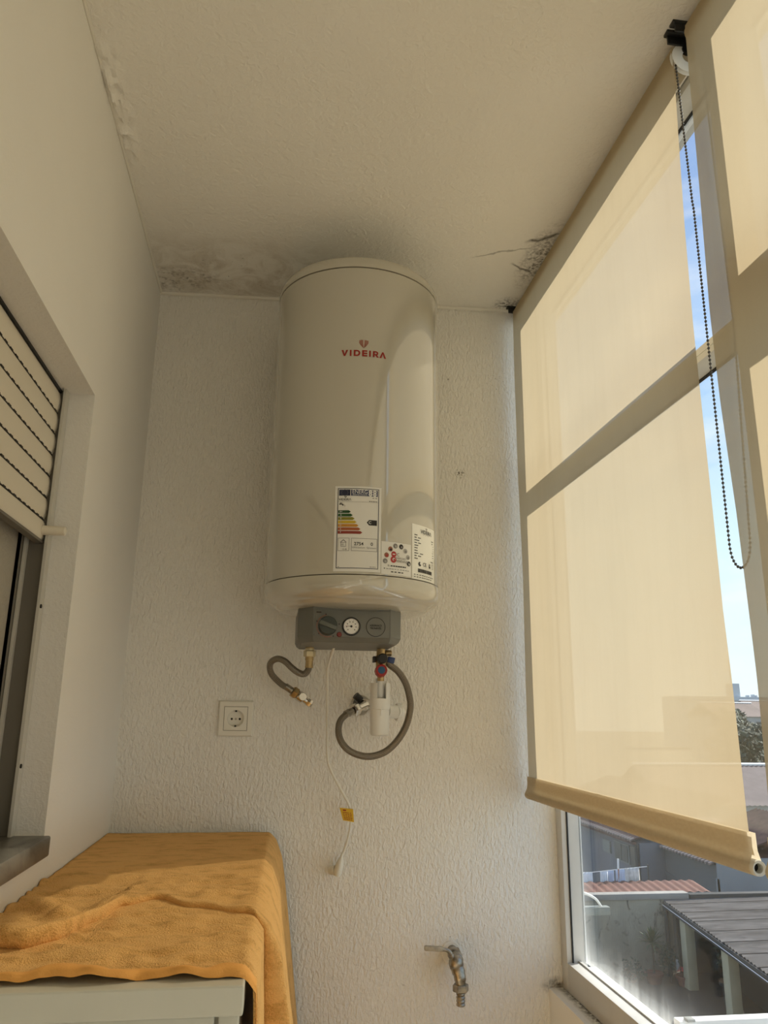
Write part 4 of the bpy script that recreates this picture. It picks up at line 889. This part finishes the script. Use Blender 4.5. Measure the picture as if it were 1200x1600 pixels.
b = MB(); b.lathe([(0.0, 0.0)]+[q for i in range(4) for q in ((0.0085, 0.007*i), (0.0102, 0.007*i+0.002), (0.0098, 0.007*i+0.005), (0.0085, 0.007*i+0.0065))]+[(0.009, 0.029), (0.0, 0.029)], Matrix.Translation((TPX+0.003, -0.074, 0.826)), 20); b.build('hose_barb', 'old_chrome', tp_)
b = MB(); b.cyl((TPX-0.012, -0.064, 0.917), (TPX-0.018, -0.066, 0.927), 0.007, 12)
b.tube(smooth_path([(TPX-0.014, -0.066, 0.920), (TPX-0.019, -0.068, 0.931), (TPX-0.028, -0.069, 0.937), (TPX-0.045, -0.070, 0.939)], 4), 0.0042, 10); b.build('lever_arm', 'old_chrome', tp_)
b = MB(); mg = Matrix.Translation((TPX-0.054, -0.070, 0.9405)) @ Matrix.Rotation(math.radians(4), 4, 'Y'); b.cbox(-0.024, 0.018, -0.0055, 0.0055, -0.0052, 0.0052, 0.003, mg); b.build('lever_grip', 'lever_grip', tp_)
b = MB(); b.cyl((TPX-0.002, -0.0004, 0.914), (TPX-0.002, -0.006, 0.914), 0.024, 24, bev=0.002); b.build('wall_flange', 'bead', tp_)

# ------------------------------------------------------------------ cabinet and towel
def xr(y): return 0.340+0.024*(y+1.03)/1.0
ca = thing('metal_cabinet', (0.18, -0.52, 0.0), 'pale grey cabinet under the orange towel in the back left corner', 'cabinet')
def cprism(b, y0, y1, z0, z1, g=0.0):
    b.prism([(0.004+g, y0), (xr(y0)-g, y0), (xr(y1)-g, y1), (0.004+g, y1)], 'z', z0, z1)
b = MB(); b.prism([(0.004, -1.030), (xr(-1.03), -1.030), (xr(-0.02), -0.02), (0.004, -0.02)], 'z', 1.142, 1.171); o = b.build('top_panel', 'cabinet_grey', ca, smooth=False)
mo = o.modifiers.new('bevel', 'BEVEL'); mo.width = 0.002; mo.segments = 2
b = MB(); cprism(b, -1.012, -0.022, 0.05, 1.142, 0.004); b.build('body', 'cabinet_grey', ca, smooth=False)
b = MB(); b.cbox(0.008, 0.311, -1.024, -1.0125, 0.09, 1.1413, 0.002); dr = b.build('door', 'cabinet_grey', ca)
b = MB(); b.cbox(0.03, 0.045, -1.052, -1.0305, 0.62, 0.74, 0.003); b.build('handle', 'guide_aluminium', dr)
b = MB(); b.cbox(0.315, 0.336, -1.022, -1.0125, 0.05, 1.1413, 0.002); b.build('side_post', 'cabinet_grey', ca)
b = MB(); cprism(b, -1.0, -0.03, 0.0, 0.05, 0.012); b.build('plinth', 'dark_aluminium', ca, smooth=False)

def dist_poly(x, y, poly):
    best = 9; side = 0; tt = 0; L = 0
    for (a, c) in zip(poly[:-1], poly[1:]):
        ax, ay = a; dx, dy = c[0]-ax, c[1]-ay; l2 = dx*dx+dy*dy; q = max(0, min(1, ((x-ax)*dx+(y-ay)*dy)/l2))
        px, py = ax+dx*q, ay+dy*q; d_ = math.hypot(x-px, y-py)
        if d_ < best: best = d_; side = (dx*(y-ay)-dy*(x-ax)); tt = L+q
        L += 1
    return best, side, tt/(len(poly)-1)
ROLL = [(-0.03, -0.885), (0.04, -0.897), (0.090, -0.910), (0.118, -0.875), (0.146, -0.800), (0.166, -0.715), (0.21, -0.680), (0.273, -0.735), (0.346, -0.770), (0.40, -0.82)]
CRES = [(0.010, -0.70), (0.05, -0.715), (0.088, -0.755), (0.098, -0.80)]
def towel_h(x, y, part=0):
    h = 0.009
    fwd = max(0, min(1, (-0.35-y)/0.2)); near = 1-math.exp(-((y-yroll(x))/0.03)**2) if part != 1 else 0.0
    if part == 0:
        d2, s2, q2 = dist_poly(x, y, CRES); h += 0.011*math.exp(-(d2/0.016)**2)*min(1, max(0, x-0.01)/0.04)
        h -= 0.006*math.exp(-(((x-0.11)/0.03)**2+((y+0.76)/0.03)**2))
    h += near*fwd*(0.007*noise.noise(Vector((x*6, y*22, 1.3)))+0.0070*noise.noise(Vector((x*14, y*38, 5)))+0.0042*noise.noise(Vector((x*36, y*64, 9))))+0.0010*noise.noise(Vector((x*18, y*14, 2)))
    h += max(0, min(1, (-0.93-y)/0.06))*0.006*max(0, noise.noise(Vector((x*17, 3.3, 0))))
    return max(h, 0.005)
def flare(y, s, back_):
    # the hanging side: the part behind the fold bells outwards, the front part hangs close
    return 0.003 + back_*(0.012*min(s, 0.05)/0.05 + s*(0.15+0.04*math.sin(y*7))) + (1-back_)*(0.002+s*0.05) + 0.004*noise.noise(Vector((y*22, s*3, 7)))*min(1, s*12)
TYB, TYF = -0.022, -1.004
NB_, NC, NF, NU, NH = 96, 16, 64, 90, 46
def yroll(x):
    for (x0_, y0_), (x1_, y1_) in zip(ROLL[:-1], ROLL[1:]):
        if x <= x1_:
            q = (x-x0_)/(x1_-x0_); q = q*q*(3-2*q) if x0_ > 0.1 else q
            return y0_+(y1_-y0_)*q
    return ROLL[-1][1]
def rroll(x):
    return 0.0045+0.0075*max(0, min(1, (0.21-x)/0.13))*(0.65+0.35*min(1, max(0, x)/0.06))+0.002*noise.noise(Vector((x*30, 1, 1)))
def col_profile(x):
    # (y, extra height) down one column: slack cloth behind, a rounded fold lying over, then the front layer
    yr = yroll(x); rr = rroll(x); out = []
    for i in range(NB_):
        q = i/NB_; y = TYB+(yr-TYB)*(1-(1-q)**1.25); d_ = y-yr
        out.append((y, 2*rr*math.exp(-(d_/0.10)**2)*(1-0.25*math.exp(-((d_-0.035)/0.02)**2)), 0))
    for i in range(NC):
        a = math.radians(90-200*i/(NC-1)); out.append((yr-rr*1.25*math.cos(a), rr+rr*math.sin(a) if a > -PI/2 else 0.0, 1))
    y0_ = yr+0.003
    for i in range(NF+1):
        q = i/NF; y = y0_+(TYF-y0_)*q; out.append((y, 0.002*math.exp(-((y-yr)/0.03)**2), 2))
    return out
NR = NB_+NC+NF+1
vs = [None]*(NR*(NU+NH+1)); Wn = NU+NH+1
for i in range(Wn):
    fr_ = 0.006*noise.noise(Vector((i*0.07, 8.1, 0)))+0.003*noise.noise(Vector((i*0.21, 2.1, 0)))
    xi = 0.002+0.365*min(i, NU)/NU; prof_ = col_profile(xi)
    for j, (y, eh_, part) in enumerate(prof_):
        if part == 2: y += fr_*((j-NB_-NC)/NF)**5
        wob = 0.010*noise.noise(Vector((min(i, NU)*0.06, y*3.0, 4.4)))*max(0, min(1, (-0.3-y)/0.3)) if part != 1 else 0
        hb2 = towel_h(xi, y, part)
        if i <= NU:
            x = 0.002+(xr(y)+0.003-0.002)*(i/NU); z = 1.171+hb2+eh_
            e = max(0, (x-(xr(y)-0.005))/0.008); z -= 0.004*e*e
            vs[j*Wn+i] = (x, y, z)
        else:
            s_ = (i-NU)/NH*0.52; xe = xr(y)+0.003; hz = 1.171+hb2+eh_-0.004; k = 1-math.exp(-s_/0.006)
            bk = 1.0 if part == 0 else (max(0.0, 1-(j-NB_)/(NC*0.6)) if part == 1 else 0.0)
            x = xe+0.004*k+flare(y, s_, bk)+(eh_*0.8*k if part < 2 else 0)
            vs[j*Wn+i] = (x, y-0.03*s_*math.sin(y*3), hz-s_+0.002*(1-k)-eh_*0.6*k)
b = MB(); b.add(vs, [(j*Wn+i, (j+1)*Wn+i, (j+1)*Wn+i+1, j*Wn+i+1) for j in range(NR-1) for i in range(Wn-1)])
NV = NR-1
tw = tag(b.build('bath_towel', 'terry_towel', angle=180), 'rumpled orange terry towel spread over the grey cabinet', 'towel')
so_ = tw.modifiers.new('thickness', 'SOLIDIFY'); so_.thickness = 0.0045; so_.offset = -0.6
# stitched hem along the front edge: a flat woven band
hb = MB(); row = lambda k: [vs[(NV-k)*Wn+i] for i in range(Wn)]
r0, r1 = row(0), row(3)
hv = []
for a, c in zip(r0, r1):
    a = Vector(a); c = Vector(c); o_ = Vector((0, -0.004, -0.0045)); hv += [tuple(c+Vector((0, 0, 0.0022))), tuple((a+c)/2+Vector((0.0, 0, 0.0030))), tuple(a+Vector((0, -0.0030, 0.0015))), tuple(a+Vector((0, -0.0045, -0.0045)))]
hb.add(hv, [(i*4+q, i*4+q+1, (i+1)*4+q+1, (i+1)*4+q) for i in range(Wn-1) for q in range(3)])
hb.build('hem', 'towel_hem', tw, angle=180)

# ------------------------------------------------------------------ outside: brackets on our own facade
def bracket(y, x1, z, label, near=False):
    r = thing('clothesline_bracket', (1.113, y, z), label, 'bracket', 'clothesline brackets on the facade outside the glazing')
    b = MB(); b.cbox(1.1125, x1, y-0.012, y+0.012, z-0.012, z+0.010, 0.002); b.build('arm', 'bracket_paint' if not near else 'wire_white', r)
    b = MB(); b.cbox(1.112, 1.119, y-0.025, y+0.025, z-0.05, z+0.05, 0.002); b.build('base_plate', 'bracket_paint', r)
    b = MB(); b.cbox(x1-0.10, x1-0.085, y-0.006, y+0.006, z+0.009, z+0.024, 0.002); b.build('wire_clip', 'wire_white', r)
    b = MB(); b.tube(smooth_path([(1.118, y, z+0.040), (1.20, y, z+0.058), (1.27, y, z+0.050), (1.315, y, z+0.032), (1.335, y, z+0.008)], 5), 0.0035, 8); b.build('wire_loop', 'wire_white', r)
    return r
bracket(0.40, 1.357, 0.902, 'grey clothesline bracket with wire loop just outside the far window jamb')
r = thing('clothesline_bracket', (1.113, -0.45, 0.905), 'white clothesline arm with small clip outside the bottom of the glass', 'bracket', 'clothesline brackets on the facade outside the glazing')
b = MB(); b.cbox(1.1125, 1.60, -0.462, -0.438, 0.896, 0.916, 0.002); b.build('arm', 'wire_white', r)
b = MB(); b.cbox(1.125, 1.140, -0.468, -0.452, 0.916, 0.921, 0.001); b.build('wire_clip', 'frame_grey', r)

# ------------------------------------------------------------------ outside: courtyard
G = -6.5
b = MB(); b.box(1.2, 30, -8, 24.3, G-0.2, G); tag(b.build('courtyard_ground', 'yard_ground', smooth=False), kind='structure')
b = MB(); b.box(1.2, 400, 24.3, 420, G-0.6, G-0.3); tag(b.build('distant_ground', 'far_ground', smooth=False), kind='structure')
cw = thing('courtyard_wall', (10.5, 24.2, G), 'stained grey concrete wall closing the courtyard below', 'wall')
b = MB(); b.box(5.5, 13.6, 24.05, 24.3, G, -4.33); b.build('wall_face', 'stained_concrete', cw, smooth=False)
b = MB(); b.cbox(5.5, 14.2, 24.0, 24.36, -4.33, -4.15, 0.01); b.build('coping', 'concrete_cap', cw)
# red corrugated roof behind the wall
def corrugated(b, x0, x1, y0, y1, z0, z1, pitch, amp, along='y', sub=4):
    """sheet spanning x0..x1, y0..y1; ridges run along y (waves across x) or along x"""
    if along == 'y':
        n = max(4, int((x1-x0)/pitch*sub)); vs = []
        for i in range(n+1):
            x = x0+(x1-x0)*i/n; h = amp*math.cos(2*PI*i/sub)
            vs += [(x, y0, z0+h), (x, y1, z1+h)]
    else:
        n = max(4, int((y1-y0)/pitch*sub)); vs = []
        for i in range(n+1):
            y = y0+(y1-y0)*i/n; h = amp*math.cos(2*PI*i/sub)
            vs += [(x0, y, z0+h), (x1, y, z1+h)]
    b.add(vs, [(2*i, 2*i+1, 2*i+3, 2*i+2) for i in range(n)])
rl = thing('tiled_lean_to', (11, 24.9, -4.2), 'low lean-to with striped red sheet roof just behind the courtyard wall', 'roof')
b = MB(); corrugated(b, 6.0, 15.2, 24.37, 25.5, -4.20, -4.06, 0.30, 0.022); b.build('roof_sheet', 'roof_red', rl)
b = MB(); b.box(6.0, 15.2, 25.4, 25.5, G, -4.14); b.build('back_wall', 'house_grey', rl, smooth=False)
# laundry
ll = thing('washing_line', (12, 25.6, -3.7), 'white washing line with wooden prop above the red lean-to roof', 'clothesline')
b = MB(); b.tube([(10.0, 25.58, -3.78), (11.3, 25.58, -3.80), (12.5, 25.58, -3.70), (13.6, 25.58, -3.62)], 0.012, 6); b.build('line', 'wire_white', ll)
b = MB(); b.cyl((12.46, 25.58, -4.22), (12.51, 25.58, -3.68), 0.03, 8); b.build('prop', 'prop_wood', ll)
b = MB(); b.cyl((12.51, 25.58, -3.68), (12.525, 25.58, -3.36), 0.035, 8); b.build('prop_tip', 'wire_white', ll)
for x, z in ((9.9, -3.7), (13.6, -3.55)):
    b = MB(); b.cyl((x, 25.58, -4.4), (x, 25.58, z), 0.03, 8); b.build('line_post', 'gutter_dark', ll)
for (x0, x1, zt, zb_, mt_, lab) in ((11.12, 11.56, -3.77, -4.20, 'cloth_white', 'pale cloth hanging leftmost on the washing line beyond the wall'), (11.84, 12.12, -3.75, -4.21, 'cloth_white', 'white cloth second from the left on the washing line'),
        (12.12, 12.34, -3.73, -4.21, 'cloth_blue', 'pale blue cloth left of the wooden prop on the washing line'), (12.40, 12.74, -3.70, -4.20, 'cloth_blue', 'pale blue cloth just right of the wooden prop'), (12.76, 13.27, -3.66, -4.20, 'cloth_print', 'larger printed cloth rightmost on the washing line')):
    n = 14; vs = []
    for j in range(5):
        for i in range(n+1):
            x = x0+(x1-x0)*i/n; q = j/4; vs.append((x, 25.575+0.03*math.sin(i*1.7+x0*5)*(0.3+q), zt+(zb_-zt)*q+0.02*math.sin(i*0.8)*q))
    b = MB(); b.add(vs, [(j*(n+1)+i, j*(n+1)+i+1, (j+1)*(n+1)+i+1, (j+1)*(n+1)+i) for j in range(4) for i in range(n)])
    o = b.build('hung_cloth', mt_); tag(o, lab, 'laundry', 'laundry on the washing line'); o.modifiers.new('thickness', 'SOLIDIFY').thickness = 0.006
# blue-grey house and grey house beyond
hb_ = thing('blue_grey_house', (18, 35, G), 'blue-grey house with dark window and vent behind the laundry', 'house')
b = MB(); b.box(16.0, 24, 31.2, 44, G, -3.75); b.build('wall', 'house_blue', hb_, smooth=False)
b = MB(); corrugated(b, 15.7, 20.5, 31.2, 44.2, -3.66, -2.0, 0.24, 0.05, 'x'); b.box(15.7, 15.85, 31.2, 44.2, -3.80, -3.70); b.build('roof_tiles', 'roof_tile', hb_)
b = MB()
for i in range(52): b.cyl((15.62, 31.3+0.25*i, -3.64), (15.82, 31.3+0.25*i, -3.58), 0.065, 8)
tag(b.build('eave_tiles', 'roof_tile_edge', hb_), kind='stuff')
b = MB(); b.box(15.93, 16.0, 32.15, 33.65, -4.75, -3.98); wf_ = b.build('window', 'frame_grey', hb_, smooth=False)
b = MB(); b.box(15.90, 15.929, 32.85, 33.55, -4.70, -4.02); b.build('pane', 'dark_window', wf_, smooth=False)
b = MB(); b.box(15.90, 15.929, 32.22, 32.75, -4.70, -4.02); b.build('pane', 'dark_window', wf_, smooth=False)
b = MB(); b.box(15.96, 16.0, 31.35, 32.05, G, -3.95); b.build('doorway', 'dark_window', hb_, smooth=False)
b = MB(); b.box(15.94, 16.0, 34.1, 34.9, -4.62, -4.1)
for i in range(4): b.box(15.92, 15.94, 34.12, 34.88, -4.56+0.12*i, -4.50+0.12*i)
b.build('vent_grille', 'frame_grey', hb_, smooth=False)
b = MB(); b.cyl((15.9, 31.3, G), (15.9, 31.3, -3.75), 0.09, 10); b.build('downpipe', 'gutter_dark', hb_)
hg = thing('grey_gable_house', (19, 30, G), 'dark grey house with tiled eave and pale end wall right of the laundry', 'house')
b = MB(); b.box(17.06, 26, 27.05, 31.1, G, -3.90); b.build('wall', 'house_grey', hg, smooth=False)
b = MB(); b.box(17.0, 26.1, 27.0, 27.05, G, -3.66); b.box(17.0, 17.06, 27.0, 27.15, G, -4.35); b.build('end_wall', 'house_white', hg, smooth=False)
b = MB(); b.prism([(27.05, -5.5), (27.05, -5.35), (31.1, -4.8), (31.1, -4.95)], 'x', 17.02, 17.06); b.build('string_course', 'house_grey', hg, smooth=False)
b = MB(); corrugated(b, 16.85, 21.5, 27.06, 31.15, -3.85, -2.4, 0.24, 0.05, 'x'); b.build('roof_tiles', 'roof_tile', hg)
b = MB()
for i in range(16): b.cyl((16.76, 27.15+0.25*i, -3.85), (17.0, 27.15+0.25*i, -3.78), 0.06, 8)
tag(b.build('eave_tiles', 'roof_tile_edge', hg), kind='stuff')
b = MB(); corrugated(b, 18.2, 27, 27.02, 30.2, -3.66, -3.42, 0.24, 0.04, 'y'); b.build('side_roof', 'roof_red', hg)
# shed on the right with flat fibre-cement roof
sd_ = thing('courtyard_shed', (13, 20, G), 'open courtyard shed with grey corrugated roof on cream pillars', 'shed')
def ex(y): return 12.2+(13.36-12.2)*(y-16.8)/(24.0-16.8)
yy = 12.0; k = 0; ZR = -4.36
while yy < 23.95:
    y1 = min(yy+1.08, 23.98)
    b = MB(); n = int((y1-yy)/0.18*4); vs = []
    for i in range(n+1):
        y = yy+(y1-yy)*i/n; h = 0.020*math.cos(2*PI*i/4)+0.012*(y-yy)
        vs += [(ex(y)-0.06, y, ZR+h), (22.0, y, ZR+h+0.10)]
    b.add(vs, [(2*i, 2*i+1, 2*i+3, 2*i+2) for i in range(n)]); b.build('roof_sheet', 'fibre_cement', sd_); yy += 1.04; k += 1
b = MB(); vs = []
for y in (12.0, 23.98):
    for dx, z in ((-0.10, ZR-0.02), (-0.02, ZR-0.02), (-0.02, ZR-0.20), (-0.10, ZR-0.20)): vs.append((ex(y)+dx, y, z))
b.add(vs, [(0, 1, 5, 4), (1, 2, 6, 5), (2, 3, 7, 6), (3, 0, 4, 7), (0, 1, 2, 3), (4, 5, 6, 7)]); b.build('eave_board', 'gutter_dark', sd_, smooth=False)
b = MB(); b.tube([(ex(12.0)-0.14, 12.0, ZR-0.12), (ex(23.9)-0.14, 23.9, ZR-0.10)], 0.010, 8); b.build('wire', 'wire_white', sd_)
for y in (22.6, 19.45, 15.6):
    b = MB(); x = ex(y)+0.02; b.cbox(x, x+0.30, y-0.16, y+0.16, G, ZR-0.20, 0.01); b.build('pillar', 'pillar_cream', sd_)
b = MB(); b.cyl((ex(23.9)-0.02, 23.92, G), (ex(23.9)-0.02, 23.92, ZR-0.1), 0.07, 10); b.build('downpipe', 'gutter_dark', sd_)
b = MB(); b.prism([(ex(12)+1.6, 12.0), (ex(23.9)+1.6, 23.95), (ex(23.9)+1.75, 23.95), (ex(12)+1.75, 12.0)], 'z', G, ZR-0.05); b.box(13.7, 15.2, 23.98, 24.04, G, ZR-0.05); b.build('back_wall', 'shed_dark', sd_, smooth=False)
b = MB(); b.cbox(14.25, 22.0, 24.0, 24.3, ZR+0.0, ZR+0.16, 0.01); b.build('dark_strip', 'gutter_dark', sd_)  # dark bar along the back edge of the shed roof

# courtyard plants
def spiky(x, y, z0, hs, n, L, name, lab):
    r = thing(name, (x, y, z0), lab, 'plant')
    b = MB(); b.tube([(x, y, z0), (x+0.02, y, z0+hs*0.5), (x, y, z0+hs)], 0.035, 8); b.build('stem', 'bark', r)
    rr = random.Random(5); b = MB()
    for i in range(n):
        a = rr.uniform(0, 2*PI); e = rr.uniform(-0.3, 1.4); d_ = Vector((math.cos(a)*math.cos(e), math.sin(a)*math.cos(e), math.sin(e))); s_ = Vector((-math.sin(a), math.cos(a), 0))*0.025
        p0 = Vector((x, y, z0+hs)); p1 = p0+d_*L*0.55; p2 = p0+d_*L+Vector((0, 0, -0.12*L))
        b.add([p0-s_*0.6, p0+s_*0.6, p1+s_, p1-s_, p2], [(0, 1, 2, 3), (3, 2, 4)])
    tag(b.build('leaves', 'leaf', r), kind='stuff'); return r
def leafy(x, y, z0, rad, hh, n, size, name, lab, cat, mat='leaf_dark', stem=0.3, seed=1, group=None):
    r = thing(name, (x, y, z0), lab, cat, group)
    b = MB(); b.tube([(x, y, z0), (x+rad*0.08, y, z0+stem), (x, y, z0+stem+hh*0.5)], [rad*0.07, rad*0.05, rad*0.03], 7); b.build('trunk' if cat == 'tree' else 'stem', 'bark', r)
    rr = random.Random(seed); b = MB(); lumps = [(rr.gauss(0, rad*0.38), rr.gauss(0, rad*0.38), rr.uniform(0.15, 0.85)*hh, rad*rr.uniform(0.35, 0.55)) for _ in range(9)]
    for i in range(n):
        lx, ly, lz, lr = rr.choice(lumps); d_ = Vector((rr.gauss(0, 1), rr.gauss(0, 1), rr.gauss(0, 1))).normalized()*lr*rr.uniform(0.75, 1.0)
        c_ = Vector((x+lx, y+ly, z0+stem+lz))+d_; u_ = Vector((rr.gauss(0, 1), rr.gauss(0, 1), rr.gauss(0, 1))).normalized()*size*rr.uniform(0.6, 1.2); v_ = u_.orthogonal().normalized()*size*0.45
        b.add([c_-u_, c_+v_, c_+u_, c_-v_], [(0, 1, 2, 3)])
    tag(b.build('foliage', mat, r, smooth=False), kind='stuff'); return r
spiky(12.42, 23.2, G+0.26, 0.86, 60, 0.55, 'potted_yucca', 'spiky yucca on a thin stem before the stained wall')
def pot(x, y, rr_, h, lab):
    b = MB(); b.lathe([(0, 0), (rr_*0.7, 0), (rr_*0.95, h*0.8), (rr_*1.08, h*0.8), (rr_*1.08, h), (rr_*0.9, h), (rr_*0.85, h*0.9), (0, h*0.9)], Matrix.Translation((x, y, G)), 18)
    o = b.build('flower_pot', 'terracotta', None); o.location = (0, 0, 0); return tag(o, lab, 'pot', 'terracotta pots in the courtyard')
pot(12.42, 23.2, 0.27, 0.30, 'terracotta pot at the foot of the yucca'); pot(11.75, 23.4, 0.20, 0.30, 'reddish pot left of the yucca pot'); pot(13.25, 22.9, 0.24, 0.28, 'pot of red flowers at the far shed pillar')
leafy(12.95, 23.2, G, 0.40, 0.75, 260, 0.07, 'garden_bush', 'dark bush right of the yucca against the stained wall', 'bush', 'leaf_dark', 0.25, 3)
leafy(11.5, 22.9, G, 0.45, 0.6, 240, 0.07, 'garden_bush', 'low dark bush left of the yucca at the wall foot', 'bush', 'leaf_dark', 0.1, 4)
leafy(13.25, 22.9, G+0.25, 0.2, 0.25, 90, 0.05, 'potted_flower', 'small red-flowered plant in a pot by the far shed pillar', 'plant', 'flower_red', 0.05, 6)
leafy(13.75, 21.2, G+0.6, 0.35, 1.3, 320, 0.10, 'climbing_plant', 'dark climbing plant hanging between the shed pillars', 'plant', 'leaf_dark', 0.1, 8)
b = MB(); b.lathe([(0, 0), (0.2, 0), (0.24, 0.5), (0.3, 0.5), (0.3, 0.62), (0, 0.62)], Matrix.Translation((13.75, 21.2, G)), 18); tag(b.build('dark_planter', 'shed_dark'), 'dark tall planter between the shed pillars', 'planter')

# ------------------------------------------------------------------ outside: the far roofs, trees and skyline
def gable(name, lab, x0, x1, y0, y1, zb_, ze, zr, wall, roof, group=None, wins=()):
    r = thing(name, ((x0+x1)/2, (y0+y1)/2, zb_), lab, 'house', group)
    b = MB(); b.box(x0, x1, y0, y1, zb_, ze); b.build('wall', wall, r, smooth=False)
    b = MB(); ym = (y0+y1)/2; o_ = 0.3
    n = int((x1-x0)/0.3); vs = []
    for i in range(n*2+1):
        x = x0-o_+(x1-x0+2*o_)*i/(n*2); h = 0.05*(i % 2); vs += [(x, y0-o_, ze+h-0.05), (x, ym, zr+h), (x, y1+o_, ze+h-0.05)]
    b.add(vs, [(3*i+q, 3*i+q+1, 3*i+q+4, 3*i+q+3) for i in range(n*2) for q in range(2)]); b.build('roof', roof, r)
    b = MB(); b.tube([(x0-o_, ym, zr+0.06), (x1+o_, ym, zr+0.06)], 0.10, 6); b.build('ridge', 'wire_white', r)
    for (wx, wz) in wins:
        b = MB(); b.box(wx-0.5, wx+0.5, y0-0.06, y0, wz-0.6, wz+0.6); wo_ = b.build('window', 'frame_grey', r, smooth=False)
        b = MB(); b.box(wx-0.42, wx+0.42, y0-0.09, y0-0.061, wz-0.52, wz+0.52); b.build('pane', 'dark_window', wo_, smooth=False)
    return r
gable('mauve_roof_house', 'greyish house with wide mauve tiled roof below the trees', 22, 38, 40, 47, G, -3.2, -1.35, 'wall_far', 'roof_mauve', wins=((26.8, -4.5), (30, -4.5)))
for i, (x, y, rad, hh, sd2, mt_, lab) in enumerate(((39.8, 60, 2.9, 5.4, 11, 'leaf_grey', 'grey-green tree in the middle of the tree belt beyond the roofs'), (45.6, 69, 2.9, 6.0, 12, 'leaf_grey', 'tallest grey-green tree at the back of the tree belt'), (49.5, 60, 2.9, 5.4, 13, 'leaf_dark', 'dark tree at the far right of the tree belt, seen through the blind'), (33.4, 51, 2.3, 3.4, 14, 'leaf_dark', 'lower dark tree in front of the tree belt'), (42.6, 51, 2.3, 3.4, 15, 'leaf_grey', 'lower grey-green tree right of the low dark one'))):
    leafy(x, y, G, rad, hh+2.2, 1500, 0.34, 'far_tree', lab, 'tree', mt_, 1.6, sd2, 'trees beyond the mauve roof')
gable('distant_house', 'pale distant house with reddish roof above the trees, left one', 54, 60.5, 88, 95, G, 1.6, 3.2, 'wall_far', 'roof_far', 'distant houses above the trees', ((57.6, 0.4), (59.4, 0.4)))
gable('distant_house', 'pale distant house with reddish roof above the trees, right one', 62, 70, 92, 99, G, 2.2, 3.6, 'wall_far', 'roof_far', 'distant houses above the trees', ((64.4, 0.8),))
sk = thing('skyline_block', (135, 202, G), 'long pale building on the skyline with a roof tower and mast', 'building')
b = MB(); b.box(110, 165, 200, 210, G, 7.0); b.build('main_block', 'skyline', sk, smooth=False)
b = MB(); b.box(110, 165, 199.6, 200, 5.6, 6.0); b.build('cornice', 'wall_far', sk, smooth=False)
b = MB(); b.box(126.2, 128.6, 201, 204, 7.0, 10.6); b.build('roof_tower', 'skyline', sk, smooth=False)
b = MB(); b.cyl((127.2, 202.5, 10.6), (127.0, 202.5, 17.0), 0.10, 6); b.build('mast', 'frame_grey', sk)
for i, (x, h) in enumerate(((131.0, 0.5), (132.6, 0.7), (133.4, 0.5))):
    b = MB(); b.box(x-0.3, x+0.3, 201, 202, 7.0, 7.0+h); b.build('chimney', 'skyline', sk, smooth=False)
